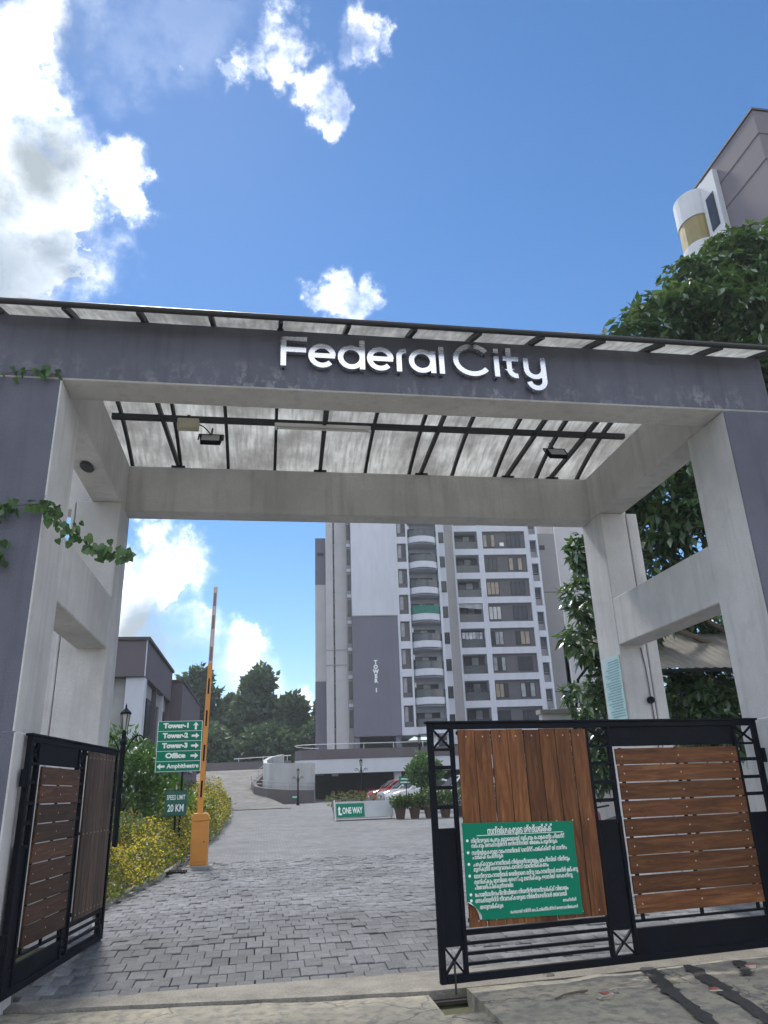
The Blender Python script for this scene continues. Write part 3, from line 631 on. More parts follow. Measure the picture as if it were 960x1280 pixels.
# green visitors' notice wired on the right leaf
_P0, _P1 = (3.545, -.054), (7.150, .446); _a = math.atan2(_P1[1]-_P0[1], _P1[0]-_P0[0])
def on_leaf(u, v): return (_P0[0]+u*math.cos(_a)-v*math.sin(_a), _P0[1]+u*math.sin(_a)+v*math.cos(_a))
nx, ny = on_leaf(.255, -.056)
nb = gthing('notice_board', 'green visitor notice board with white regional script and a curled corner', 'notice board', nx, ny, .535, _a)
NW, NH = 1.085, .755
b = MB(); b.prism([(.105, .012), (NW, -.012), (NW-.003, NH-.015), (0, NH+.012), (-.002, .155), (.03, .15), (.07, .11), (.095, .06)], -.004, .0); b.obj('board', SIGNG, nb)
b = MB(); b.add([(-.002, 0, .155), (.03, -.001, .15), (.07, -.003, .11), (.095, -.004, .06), (.105, -.001, .012), (.045, -.03, .125), (.085, -.034, .09), (.115, -.028, .05), (.12, -.018, .02)], [(0, 1, 5), (1, 2, 6, 5), (2, 3, 7, 6), (3, 4, 8, 7)]); b.obj('curled_corner', WHITEP, nb)
LN = [('സന്ദർശകരുടെ ശ്രദ്ധയ്ക്ക്', .215, .08, .585, .075, .0015), ('നിങ്ങളുടെ പേരും മൊബൈൽ നമ്പറും പോകേണ്ട ഫ്ലാറ്റ്', .067, .175, .84, .047, .001), ('നമ്പറും സെക്യൂരിറ്റി രജിസ്റ്ററിൽ രേഖപ്പെടുത്തുക', .067, .228, .77, .045, .001),
      ('സന്ദർശകരുടെ വാഹനങ്ങൾ \'ഗസ്റ്റ് പാർക്കിങ്\' ൽ മാത്രം', .067, .30, .85, .047, .001), ('പാർക്ക് ചെയ്യുക', .07, .355, .27, .045, .001), ('ചരക്കുവാഹനങ്ങൾ നിർബന്ധമായും ഓഫീസിൽ നിന്നും', .072, .42, .86, .047, .001), ('മുൻകൂട്ടി അനുവാദം/പാസ്സ് വാങ്ങിക്കണം', .074, .475, .66, .045, .001),
      ('യാത്രാവാഹനങ്ങൾ അല്ലാതെ മറ്റു വാഹനങ്ങൾ രാത്രി ഒമ്പതു', .072, .54, .925, .047, .001), ('മണിക്കും രാവിലെ അഞ്ചു മണിക്കും ഇടയിൽ അകത്തു', .072, .60, .87, .045, .001), ('പ്രവേശിപ്പിക്കുന്നതല്ല', .072, .665, .33, .045, .001),
      ('ഫോട്ടോഗ്രാഫി/വീഡിയോ നിയന്ത്രണങ്ങൾക്ക് വിധേയം', .07, .73, .82, .046, .001), ('സെക്യൂരിറ്റി ജീവനക്കാരുടെ നിർദ്ദേശങ്ങൾ ദയവായി', .07, .79, .80, .046, .001), ('അനുസരിക്കുക', .105, .865, .20, .045, .001),
      ('സെക്രട്ടറി', .83, .845, .12, .032, .0006), ('ഫെഡറൽ സിറ്റി അപ്പാർട്ട്മെന്റ്സ് അസോസിയേഷൻ', .36, .925, .60, .034, .0006)]
for s_, fx, fy, fw, sz, of in LN: lettering(nb, ml(s_), fx*NW, -.0055, NH*(1-fy)-sz*.38-.024*(fx+fw/2-.5), sz, 'LEFT', fw*NW, of)
b = MB(); b.prism([(.12*NW, NH*.872), (.90*NW, NH*.862), (.90*NW, NH*.869), (.12*NW, NH*.879)], -.0062, -.0042); b.obj('underline', INK, nb)
for fy in (.175, .30, .42, .54, .73, .79): MB().tube((.035*NW, -.0062, NH*(1-fy)+.002), (.035*NW, -.0042, NH*(1-fy)+.002), .012, 12).obj('bullet', INK, nb)

# ================================================================== boom barrier, signs, grate
ORANGE = mat('barrier_orange', (.62, .26, .05), .5, 0, .08, 3, .1, 50)
bar = gthing('boom_barrier', 'orange boom barrier with its striped arm raised', 'barrier', .73, 11.54)
MB().box(-.26, .30, -.22, .26, -.06, .025).obj('base_slab', CONC, bar, .01)
MB().box(-.185, .185, -.16, .16, .025, .93).obj('cabinet', ORANGE, bar, .02, seg=2)
MB().prism([(-.155, .93), (.155, .93), (.19, .955), (.19, 1.02), (.14, 1.09), (-.14, 1.09), (-.19, 1.02), (-.19, .955)], -.17, .17).obj('cap', ORANGE, bar, .012, seg=2)
MB().box(-.145, .145, -.168, -.16, .10, .86).obj('door', ORANGE, bar, .003); MB().tube((.1, -.175, .5), (.1, -.165, .5), .014, 8).obj('lock', BLACK, bar)
for s_ in (-.19, .155): MB().box(s_, s_+.035, -.19, -.15, .028, .12).obj('foot_bracket', ORANGE, bar)
bz0, bz1 = 1.05, 6.33; tilt = .085
def boom(z0, z1, w, y0=-.03, y1=.03):
    x = lambda z: -.03+tilt*(z-bz0)/(bz1-bz0)*1.4
    b = MB(); k = lambda z: w*(1-.25*(z-bz0)/(bz1-bz0)); b.add([(x(z)+sx*k(z)/2, yy, z) for z in (z0, z1) for sx, yy in ((-1, y0), (1, y0), (1, y1), (-1, y1))], [(0,1,2,3),(7,6,5,4),(0,4,5,1),(1,5,6,2),(2,6,7,3),(3,7,4,0)]); return b
PALE = mat('faded_boom_white', (.50, .42, .38), .45, 0, .1, 2)
boom(bz0, 4.45, .12).obj('arm', ORANGE, bar, .006); boom(4.452, bz1, .12).obj('arm_tip', PALE, bar, .006); boom(bz1, bz1+.03, .13, -.035, .035).obj('end_cap', WHITEP, bar)
for z in (1.42, 2.20, 2.98, 3.72): boom(z, z+.36, .042, -.0335, -.0305).obj('slot', BLACK, bar)
for z in (4.50, 5.28, 5.85): boom(z, z+.34, .075, -.0335, -.0305).obj('reflector', mat('faded_red', (.25, .13, .12), .5), bar)
t = gthing('drain_grate', 'black slotted steel drain grate beside the barrier', 'grate', .20, 10.5, gl(10.5)+.004)
MB().box(-.36, .36, -.20, -.16, 0, .03).obj('frame', BLACK, t)
MB().box(-.36, .36, .16, .20, 0, .03).obj('frame', BLACK, t)
for i in range(13): MB().box(-.35+i*.0565, -.325+i*.0565, -.158, .158, .002, .026).obj('slat', BLACK, t)
t = gthing('direction_sign', 'green direction board listing towers, office and amphitheatre with arrows', 'sign', -.13, 14.3, rz=.0)
SW_, z0 = 1.13, 2.03
for i, (txt, ar) in enumerate([('Amphitheatre', math.pi), ('Office', 0), ('Tower-3', 0), ('Tower-2', 0), ('Tower-1', math.pi/2)]):
    za = z0+i*.255; sx = .02*i/4
    MB().box(-SW_/2-.0+sx*-.5, SW_/2, -.012, .012, za+.006, za+.249).obj('panel', SIGNG, t)
    if i == 0: lettering(t, txt, -.29, -.014, za+.085, .15, 'LEFT', .82, .006); arrow(t, -.44, -.0135, za+.128, .20, ar)
    else:
        lettering(t, txt, {1: -.34}.get(i, -.44), -.014, za+.085, .17, 'LEFT', {1: .52}.get(i, .66), .010); arrow(t, .41, -.0135, za+.128, .20, ar)
b = MB()
for i in range(6): b.box(-SW_/2-.012, SW_/2+.012, -.014, .010, z0+i*.255-.005, z0+i*.255+.005)
b.box(-SW_/2-.014, -SW_/2-.002, -.013, .011, z0, z0+1.275); b.box(SW_/2+.002, SW_/2+.014, -.013, .011, z0, z0+1.275); b.obj('trim', INK, t)
for s_ in (.12,): MB().tube((s_, .04, -.1), (s_, .04, 3.2), .028, 10).obj('post', BLACK, t)
t = gthing('speed_sign', 'small green SPEED LIMIT 20 KM sign on a black post', 'sign', -.10, 14.05)
MB().box(-.275, .275, -.01, .01, .96, 1.55).obj('board', mat('sign_dark_green', (.006, .10, .075), .45, 0, .1, 3), t, .004); MB().tube((0, .035, -.1), (0, .035, 1.3), .026, 10).obj('post', BLACK, t)
lettering(t, 'SPEED LIMIT', 0, -.012, 1.34, .16, 'CENTER', .46, .002); lettering(t, '20 KM', 0, -.012, 1.06, .24, 'CENTER', .40, .006)
b = MB(); b.box(-.285, .285, -.008, .008, 1.552, 1.565); b.box(-.285, .285, -.008, .008, .945, .958); b.obj('trim', FRAME, t)
t = gthing('info_sign', 'small green board on a post half hidden behind the open gate leaf', 'sign', -1.1, 9.0)
MB().box(-.16, .16, -.01, .01, 2.38, 2.68).obj('board', mat('sign_dark_green', (.006, .1, .075)), t); MB().tube((0, .03, -.1), (0, .03, 2.5), .022, 8).obj('post', BLACK, t)
b = MB()
for z in (2.47, 2.55): b.box(-.1, .1, -.012, -.0102, z, z+.03)
b.obj('lettering', INK, t)
t = gthing('one_way_board', 'long low A-frame board reading ONE WAY with a white blank half', 'sign', 5.15, 26.9)
BL = 2.46
for sg in (-1, 1):
    b = MB(); b.add([(0, sg*.32, .10), (BL, sg*.32, .10), (BL, sg*.06, .74), (0, sg*.06, .74), (0, sg*.32+.012, .10), (BL, sg*.32+.012, .10), (BL, sg*.06+.012, .74), (0, sg*.06+.012, .74)], [(0,1,2,3),(7,6,5,4),(0,4,5,1),(1,5,6,2),(2,6,7,3),(3,7,4,0)]); b.obj('panel', mat('white_sheet', (.42, .44, .46), .5, 0, .08, 2), t)
    for x in (-.02, BL+.02): MB().bar((x, sg*.36, 0), (x, sg*.05, .80), .035, .035).obj('leg', WHITEP, t)
nrm = math.atan2(.26, .64)
g = put('green_panel', MB().box(.04, 1.24, -.006, 0, .03, .60).mesh('green_panel', SIGNG), t, loc=(0, -.333, .105), rot=(-nrm, 0, 0))
q = put('lettering', text_mesh('ONE WAY', .36, INK, .002, .012, 'LEFT', .86), g, loc=(.30, -.0085, .18))
b = MB(); b.prism([(.10, .36), (.17, .50), (.24, .36), (.20, .36), (.20, .20), (.28, .20), (.28, .12), (.13, .12), (.13, .36)], -.009, -.0062); b.obj('arrow', INK, g)
MB().box(0, BL, -.30, .30, .09, .10).obj('bottom_rail', FRAME, t)

# ================================================================== lamp posts
LG = mat('lantern_glass', (.42, .42, .38), .25, 0, .1, 5, spec=.6)
def lamp_post(label, x, y, h, arms=True, group=None):
    t = gthing('lamp_post', label, 'lamp post', x, y, None, 0, group)
    b = MB(); b.lathe([(.11, -.1), (.11, .12), (.09, .16), (.075, .5), (.055, .55), (.05, h-.75), (.07, h-.72), (.07, h-.68), (.04, h-.62), (.045, h-.5), (.02, h-.46)], 12); b.obj('post', BLACK, t, smooth=False)
    b = MB(); b.lathe([(.03, h-.46), (.055, h-.44), (.085, h-.16), (.02, h-.155)], 6); b.obj('lantern', LG, t)
    b = MB()
    for i in range(6):
        a = math.pi*i/3; b.bar((.058*math.cos(a), .058*math.sin(a), h-.45), (.09*math.cos(a), .09*math.sin(a), h-.155), .012, .012)
    b.obj('lantern_frame', BLACK, t); MB().lathe([(.115, h-.16), (.10, h-.12), (.03, h-.05), (.018, h-.03), (.02, h-.01), (.004, h+.05)], 8).obj('cap', BLACK, t)
    if arms:
        for sg in (-1, 1):
            b = MB(); pts = [(sg*(.04+.34*s), 0, h-.85+.34*math.sin(s*2.2)-.05) for s in np.linspace(0, 1, 9)]; b.path(pts, .014)
            c = pts[-1]; b.path([(c[0]-sg*.07+.07*sg*math.cos(a), 0, c[2]+.0-.07*math.sin(a)) for a in np.linspace(0, 4.6, 10)], .011); b.obj('scroll_arm', BLACK, t)
    return t
lamp_post('black ornate lamp post with scroll arms beside the yellow flower bed', -.62, 8.8, 3.2)
P = GM.inverted() @ Vector((5.19, 25, 0)); lamp_post('black lantern post rising behind the closed gate leaf', P.x, P.y, 3.62, False)
def wpos(x, y): q = GM.inverted() @ Vector((x, y, 0)); return q.x, q.y
lamp_post('black double arm lamp post standing before the basement entrance columns', *wpos(-1.95, 47), 2.75)
lamp_post('black lamp post standing by the round clipped tree', *wpos(1.42, 41), 3.75, False)
lamp_post('black lamp post with arms in front of the curved ramp wall', *wpos(-6.6, 54), 2.4)
lamp_post('dark lamp post at the foot of the concrete ramp', *wpos(-11.6, 48), 3.1, False)

# ================================================================== vegetation
BARK = mat('bark', (.10, .082, .065), .9, 0, .3, 6, .6, 30)
L_DARK = leafmat('leaf_big_dark', (.034, .070, .038), (.105, .160, .075), .22, .27, 1.0)
L_VINE = leafmat('leaf_vine', (.035, .085, .03), (.10, .18, .065), .3, .42)
L_FAR = leafmat('leaf_far_tree', (.05, .085, .06), (.11, .15, .095), .25, .6, .3)
L_FAR2 = leafmat('leaf_far_tree_dark', (.035, .068, .048), (.08, .12, .072), .25, .6, .3)
L_MID = leafmat('leaf_mid_green', (.022, .065, .018), (.08, .15, .035), .35, .45)
L_BED = leafmat('leaf_bed', (.055, .075, .024), (.20, .19, .045), .35, .5)
L_GREYG = leafmat('leaf_grey_green', (.06, .085, .04), (.15, .18, .09), .3, .55)
YEL = leafmat('flower_yellow', (.36, .24, .03), (.66, .52, .09), .3, .5, .3)
def rand_dirs(n):
    v = RNG.normal(size=(n, 3)); return v/np.linalg.norm(v, axis=1, keepdims=True)
def crown_points(clusters, n, shell=.55):
    c = np.array([q[:3] for q in clusters]); r = np.array([[q[3]]*3 if len(q) == 4 else q[3:6] for q in clusters]); wgt = np.prod(r, 1)**.72; idx = RNG.choice(len(c), n, p=wgt/wgt.sum())
    d = rand_dirs(n); rad = shell+(1-shell)*RNG.random(n)**.6
    bump = 1+.16*np.sin(d[:, 0]*5+idx)*np.sin(d[:, 1]*6+1.7*idx)+.12*np.sin(d[:, 2]*9+idx*2.1)
    return c[idx]+d*r[idx]*(rad*bump)[:, None], d, idx
def limb(b, p, q, r0, r1, n=5, wob=.08):
    p = Vector(p); q = Vector(q); L_ = (q-p).length; pts = [p.lerp(q, i/n)+Vector((random.gauss(0, wob*L_*.2), random.gauss(0, wob*L_*.2), 0))*(1 if 0 < i < n else 0) for i in range(n+1)]
    for i in range(n): b.tube(pts[i], pts[i+1], r0+(r1-r0)*i/n, 8, r0+(r1-r0)*(i+1)/n)
def tree(name, label, base, clusters, n, size, lm, trunk_r, group=None, aspect=.55, droop=.25, split=None):
    """clusters are relative to the base"""
    t = thing(name, label, 'tree', base, 0, group); b = MB(); cl = sorted(clusters, key=lambda q: -q[3])
    cz = sum(q[2] for q in clusters)/len(clusters); fork = Vector((0, 0, max(.6, cz*.45)))
    limb(b, (0, 0, -.2), fork, trunk_r, trunk_r*.7)
    for q in cl[:12]: limb(b, fork, q[:3], trunk_r*.5, trunk_r*.12)
    b.obj('trunk', BARK, t)
    P, d, idx = crown_points(clusters, n); f = d*.7+rand_dirs(n)*.9; f[:, 2] -= droop
    M = frames(n, f); s = size*(.65+.7*RNG.random(n)); Mx = M*np.stack([s*aspect, s, s*.6], 1)[:, None, :]
    scatter('crown', LEAF_V, LEAF_F, Mx, P, lm, t); return t
# --- far trees behind the ramp
def far_tree(label, wx, wy, zt, wid, lm, seed, n=8000, size=.8, z0=None):
    rs = random.Random(seed); gz = 4.0 if z0 is None else z0; hh = zt-gz; cl = []
    for i in range(15):
        f = rs.random(); rr = wid*(.5-.30*abs(f-.4)/.6)*rs.uniform(.5, .8); a = rs.uniform(0, 6.28); off = (wid*.5-rr)*rs.uniform(.4, 1.0)*(1-.75*max(0, f-.45)/.55)
        cl.append((off*math.cos(a), off*math.sin(a), hh*(.22+.68*f), rr, rr, rr*.72))
    cl.append((0, 0, hh*.9, wid*.14, wid*.14, hh*.10))
    return tree('broadleaf_tree', label, (wx, wy, gz-.2), cl, n, size, lm, .28, 'trees behind the ramp')
hill = MB()
for j, y in enumerate((70, 84, 100, 140, 220)):
    for x in (-140, -60, -34, -20, -12, -5): hill.v.append((x, y, (.9, 3.6, 4.2, 4.6, 4.8)[j] if x < -11 else 1.1 if x > -6 else (1.0, 3.4, 4.0, 4.2, 4.4)[j]))
hill.f = [(j*6+i, j*6+i+1, j*6+i+7, j*6+i+6) for j in range(4) for i in range(5)]; hill.m = [0]*len(hill.f)
tag(hill.obj('hillside', GRASS), 'grassy rise behind the ramp carrying the trees', 'hillside', None, 'structure')
far_tree('tall dark tree beside the low purple building', -24.6, 96, 17.6, 8.5, L_FAR2, 1)
far_tree('tallest pointed tree rising mid grove behind the ramp', -16.7, 97, 17.6, 8.5, L_FAR, 2, 9500)
far_tree('wide dark tree behind the tall pointed tree', -20.6, 100, 14.4, 8.5, L_FAR2, 3)
far_tree('rounded tree close to the tower edge', -12.3, 95, 13.4, 7.5, L_FAR, 4)
far_tree('slim tree touching the left edge of the tower', -9.4, 104, 13.6, 5, L_FAR2, 5)
far_tree('low bushy tree over the brown ramp wall', -20.6, 86, 9.4, 7.5, L_FAR, 6, 6500, .62)
far_tree('low dark tree over the curved railing', -14.0, 87, 9.2, 7.5, L_FAR2, 7, 6500, .62)
far_tree('dark tree filling the gap by the low building', -27.2, 84, 10.5, 8, L_FAR2, 8, 6500, .62)
far_tree('broad tree behind the podium corner', -9.2, 90, 9.4, 5.5, L_FAR, 9, 5500, .62)
far_tree('distant tree hidden behind the low building', -33, 98, 15, 9, L_FAR2, 10)
# --- big glossy tree to the right of the gateway
def P2(x, y, yl, rp):
    v = pix(x, y); gyv = Vector((-math.sin(TH), math.cos(TH), 0)); t = (yl-(CAM-GO).dot(gyv))/v.dot(gyv); Q = CAM+v*t; depth = (Q-CAM).dot(CD); return Q, rp*depth/F
tb_ = G(13.6, 8.6, 0); tb_.z = 0; cls = []
for x, y, yl, rp in [(798, 425, 7.0, 40), (835, 398, 7.3, 42), (872, 362, 7.6, 45), (925, 335, 7.9, 50), (905, 400, 7.0, 60), (965, 370, 7.4, 60), (1000, 310, 8.2, 55), (1040, 380, 8, 75), (1000, 470, 7.0, 70), (850, 470, 7.6, 55), (930, 480, 6.6, 55), (1090, 300, 9, 90),
                     (775, 470, 7.6, 30), (835, 610, 7.2, 62), (870, 660, 6.8, 50), (815, 690, 7.4, 45), (900, 580, 7.0, 60), (770, 600, 8.0, 45), (790, 760, 7.5, 50), (733, 690, 7.2, 22), (727, 745, 7.0, 24), (728, 800, 7.2, 26), (760, 830, 7.6, 32), (728, 868, 7.4, 24), (960, 640, 7.0, 70), (1020, 560, 8, 90), (850, 870, 9.6, 42), (900, 880, 9.4, 40), (880, 800, 9.5, 40), (845, 868, 7.2, 26), (885, 872, 7.0, 28), (925, 870, 7.2, 32), (862, 905, 7.0, 26), (905, 915, 7.0, 30), (850, 780, 9.0, 30), (760, 900, 8.6, 34), (740, 950, 8.6, 34)]:
    Q, R_ = P2(x, y, yl, rp); q = Q-tb_; cls.append((q.x, q.y, q.z, R_))
rt = thing('glossy_leaf_tree', 'large dark green tree with big glossy drooping leaves beside the portal', 'tree', tb_)
b = MB(); limb(b, (0, 0, -.2), (-.1, -.1, 3.2), .26, .2); 
for q in cls[:26]:
    md = Vector((-.1, -.1, 3.2+.35*(q[2]-3.2))); limb(b, (-.1, -.1, 3.1), md, .15, .10, 3); limb(b, md, q[:3], .08, .02, 4)
b.obj('trunk', BARK, rt)
nw = 7500; P, d, idx = crown_points(cls, nw, .5); K = 7; ang = RNG.random((nw, 1))*6.28+np.arange(K)[None]*2*math.pi/K+RNG.normal(0, .25, (nw, K))
ax = d*.9+np.array([0, 0, .35])+RNG.normal(0, .35, (nw, 3)); ax /= np.linalg.norm(ax, axis=1, keepdims=True)
A = np.cross(ax, RNG.normal(size=(nw, 3))); A /= np.linalg.norm(A, axis=1, keepdims=True); B_ = np.cross(ax, A)
rad = np.cos(ang)[..., None]*A[:, None]+np.sin(ang)[..., None]*B_[:, None]; fw = (rad*1.0+ax[:, None]*.35+RNG.normal(0, .15, rad.shape)); fw[..., 2] -= .42; fw = fw.reshape(-1, 3)
Pl = np.repeat(P, K, 0)+fw*.02; N_ = len(Pl); up = np.tile(np.array([0, 0, 1.]), (N_, 1))+RNG.normal(0, .25, (N_, 3)); M = frames(N_, fw, up); s = .28*(.7+.6*RNG.random(N_))
Mx = M*np.stack([s*.42, s, s*.5], 1)[:, None, :]
scr = np.array([toscreen(Vector(p)+tb_) for p in Pl]); near = np.array([(Vector(p)+tb_-CAM).length for p in Pl])
vis = ((scr[:, 0] > 700) & (scr[:, 0] < 960) & (((scr[:, 1] < 415) & (scr[:, 1] > 285)) | ((scr[:, 1] > 560) & (scr[:, 1] < 715) & (scr[:, 0] > 800)) | ((scr[:, 1] > 660) & (scr[:, 0] < 740))))
order = np.argsort(np.where(vis, near, 1e9))[:240]; keep = np.ones(N_, bool); keep[order] = False
o = scatter('crown', LEAF_V, LEAF_F, Mx[keep], Pl[keep], L_DARK, rt); o['kind'] = 'stuff'
lfm = MB().add(LEAF_V, LEAF_F).mesh('leaf', L_DARK)
for i in order:
    o = bpy.data.objects.new('leaf', lfm); COL.objects.link(o); o.parent = rt
    mm = Matrix([list(map(float, Mx[i][j]))+[float(Pl[i][j])] for j in range(3)]+[[0, 0, 0, 1]]); o.matrix_local = mm
# --- tree and shrubs left of the drive
tb2 = G(-1.75, 15.3, gl(15.3))
tree('frangipani_tree', 'light leafed small tree behind the black lamp post and direction sign', tb2, [(-.3, .3, 2.5, .75), (.35, 0, 2.3, .7), (.9, -.2, 2.15, .55), (-.9, .2, 2.2, .65), (.1, .4, 1.6, .9), (1.1, .3, 1.4, .7), (-1.0, -.2, 1.4, .7)], 2600, .23, L_MID, .09, aspect=.36, droop=.1)
def bush(name, label, cat, x, y, clusters, n, size, lm, group=None, aspect=.5, z=None):
    t = gthing(name, label, cat, x, y, z, 0, group); P, d, i = crown_points(clusters, n, .35); f = d+rand_dirs(n)*.7; f[:, 2] += .2; M = frames(n, f); s = size*(.6+.8*RNG.random(n))
    scatter('foliage', LEAF_V, LEAF_F, M*np.stack([s*aspect, s, s*.6], 1)[:, None, :], P, lm, t); b = MB()
    for q in clusters: b.tube((q[0]*.2, q[1]*.2, -.05), q[:3], .018, 5, .006)
    b.obj('stem', BARK, t); return t
bush('pale_shrub', 'pale grey green shrub behind the speed limit sign', 'shrub', -.75, 16.6, [(0, 0, .6, .6), (-.6, .2, .7, .6), (.5, .1, .5, .5), (-1.1, 0, .6, .55)], 2200, .13, L_GREYG, aspect=.3)
bush('pale_shrub', 'pale spiky shrub next to the black lamp post', 'shrub', -1.5, 11.6, [(0, 0, .7, .55), (.5, .2, .6, .5), (-.5, 0, .7, .5)], 1600, .16, L_GREYG, aspect=.22)
bush('dark_shrub', 'dark shrub mass below the direction sign', 'shrub', -.6, 19.5, [(0, 0, .8, .8), (.6, .3, .7, .6), (-.9, .3, 1.0, .9), (-1.8, .5, 1.2, 1.0)], 2400, .16, L_VINE)
bush('verge_shrub', 'feathery shrub where the bed meets the ramp', 'shrub', -.05, 33.5, [(0, 0, .55, .6), (-.7, .6, .7, .7), (.1, 1.2, .5, .5), (-1.6, .2, .8, .8)], 2200, .2, L_GREYG, aspect=.25)
bush('verge_shrub', 'dark green shrub against the ramp railing', 'shrub', -1.2, 38.5, [(0, 0, .8, .8), (-1.2, .4, 1.0, .9), (-2.4, .3, 1.1, 1.0)], 2000, .2, L_MID)
# --- yellow flowering ground cover
def bedh(x, y):
    e = bed_edge(y)+.16-x; return (.40+.042*(y-4.5))*min(1, .35+e*1.2)*(1+.22*math.sin(x*3.1+y*1.3)+.16*math.sin(y*2.7-x*1.9))
pts = []; fl = []
while len(pts) < 38000:
    y = 4.6+27*random.random()**1.6; x = bed_edge(y)+.07-random.random()**1.2*(3.0 if y < 17 else 1.5)+random.gauss(0, .06); h = bedh(x, y)
    if h <= .05: continue
    pts.append((x, y, gl(y)+h*random.random()**.55))
while len(fl) < 12500:
    y = 4.6+26*random.random()**1.6; x = bed_edge(y)+.08-random.random()**1.1*(2.8 if y < 17 else 1.3)+random.gauss(0, .05); h = bedh(x, y)
    if h <= .05 or (math.sin(x*2.3+y*.9)+math.sin(y*1.7-x*1.1) < -.9): continue
    fl.append((x, y, gl(y)+h*(.55+.55*random.random()**.6)))
P = np.array([tuple(G(*q)) for q in pts]); n = len(P); f = rand_dirs(n); f[:, 2] = abs(f[:, 2])*.6; M = frames(n, f); s = .085*(.6+.8*RNG.random(n))
gc = tag(scatter('ground_cover', LEAF_V, LEAF_F, M*np.stack([s*.45, s, s*.6], 1)[:, None, :], P, L_BED), 'low green shrubs covered in yellow flowers along the drive', 'flower bed', None, 'stuff')
P = np.array([tuple(G(*q)) for q in fl]); n = len(P); f = rand_dirs(n); f[:, 2] = abs(f[:, 2])+.2; M = frames(n, f); s = .034*(.6+.8*RNG.random(n))
FV = [(0, 0, 0)]+[(math.cos(a), .35+(.25 if i % 2 else 0), math.sin(a)) for i, a in enumerate(np.linspace(0, 6.283, 6)[:-1])]
o = scatter('flowers', FV, [(0, 1, 2), (0, 2, 3), (0, 3, 4), (0, 4, 5), (0, 5, 1)], M*np.stack([s*.6, s*.6, s*.6], 1)[:, None, :], P, YEL, gc); o['kind'] = 'stuff'
# --- climber on the left column
HEART = [(0, 0, 0), (.28, -.10, .03), (.5, .16, .05), (.36, .55, .0), (0, 1, -.08), (-.36, .55, 0), (-.5, .16, .05), (-.28, -.10, .03), (0, .45, -.02)]
HEARTF = [(0, 1, 8), (1, 2, 8), (2, 3, 8), (3, 4, 8), (4, 5, 8), (5, 6, 8), (6, 7, 8), (7, 0, 8)]
hm = MB().add(HEART, HEARTF).mesh('leaf', L_VINE)
def vine(label, pts, n, size):
    t = gthing('climbing_vine', label, 'vine', pts[0][0], pts[0][1], pts[0][2]); o0 = Vector(pts[0]); loc = [Vector(p)-o0 for p in pts]
    sp = []
    for a, c in zip(loc[:-1], loc[1:]):
        for i in range(4): sp.append(a.lerp(c, i/4)+Vector((random.gauss(0, .008), random.gauss(0, .006), random.gauss(0, .008))))
    sp.append(loc[-1]); MB().path(sp, .006, 5).obj('stem', BARK, t)
    for i in range(n):
        p = random.choice(sp)+Vector((random.gauss(0, .035), -abs(random.gauss(.02, .02)), random.gauss(0, .04)))
        o = bpy.data.objects.new('leaf', hm); COL.objects.link(o); o.parent = t; o.location = p; s = size*random.uniform(.6, 1.15); o.scale = (s, s, s)
        o.rotation_euler = (math.radians(random.gauss(-65, 28)), math.radians(random.gauss(0, 30)), math.radians(random.gauss(0, 45)))
    return t
vine('leafy creeper strand trailing from the column out into the gateway opening', [(-.9, -.06, 4.02), (-.45, -.07, 4.12), (-.16, -.08, 4.18), (.02, -.10, 4.20), (.13, -.12, 4.10), (.26, -.14, 3.93), (.37, -.15, 3.85), (.52, -.16, 3.74), (.67, -.16, 3.70), (.84, -.16, 3.71)], 150, .085)
vine('thin creeper along the underside edge of the front beam', [(-.9, -.04, 5.50), (-.55, -.05, 5.56), (-.34, -.05, 5.62), (-.16, -.05, 5.63), (.0, -.06, 5.57)], 34, .075)
vine('short creeper hanging low on the purple column face', [(-.9, -.05, 3.95), (-.5, -.06, 3.85), (-.31, -.07, 3.74), (-.24, -.08, 3.60)], 40, .085)
# ================================================================== Tower 1
TA = math.radians(5); TB = 4.0
tw = thing('apartment_tower', 'tall white and purple apartment block marked TOWER 1 with curved balconies', 'building', (-3.99, 81, TB), TA)
def tb(name, x0, x1, y0, y1, z0, z1, m, bevel=0, parent=None): return MB().box(x0, x1, y0, y1, z0-TB, z1-TB).obj(name, m, parent or tw, bevel)
TOP = 37.6; FL = 3.05; NF = 9
LT = mat('tower_beige', (.47, .46, .475), .85, 0, .08, .5, .1, 8)
tb('lower_wall', 0, 5.08, 0, 13, 6.9, 19.8, TP); tb('upper_wall', .03, 5.09, .03, 13, 19.82, TOP, TW); tb('string_course', -.03, 5.12, -.06, .0, 19.74, 19.86, TG)
# open parking storey under the block
for x in (.3, 4.7, 8.6): tb('stilt_column', x-.28, x+.28, .3, .9, 4, 6.9, WHITEP if x > 8 else TP)
tb('stilt_wall', -.0, .02, .9, 12, 4, 6.9, TP); tb('stilt_wall', 0, 10, 9, 9.3, 4, 6.9, TG); tb('edge_beam', 5.1, 10.05, .1, 1.2, 6.92, 7.72, TW)
# window strip
tb('strip_wall', 5.09, 6.62, .55, 13, 6.9, TOP, TW); tb('mullion', 5.10, 5.36, .05, .55, 7.72, TOP, TW); tb('mullion', 6.42, 6.62, .05, .55, 7.72, TOP, TW)
wf = MB(); x0, x1, h = 5.36, 6.42, 2.23
wf.box(x0, x0+.12, .28, .40, 0, h); wf.box(x1-.12, x1, .28, .40, 0, h); wf.box(x0+.12, x1-.12, .28, .40, h-.12, h); wf.box(x0+.12, x1-.12, .28, .40, 0, .55); wf.box(x0+.5, x0+.56, .30, .39, .55, h-.12)
wfm = wf.mesh('window', TD); pA = MB().box(x0+.12, x0+.5, .36, .38, .55, h-.12).mesh('pane', GLASSL); pB = MB().box(x0+.56, x1-.12, .36, .38, .55, h-.12).mesh('pane', GLASS)
spm = MB().box(5.36, 6.42, .052, .55, 0, .82).mesh('spandrel', TW)
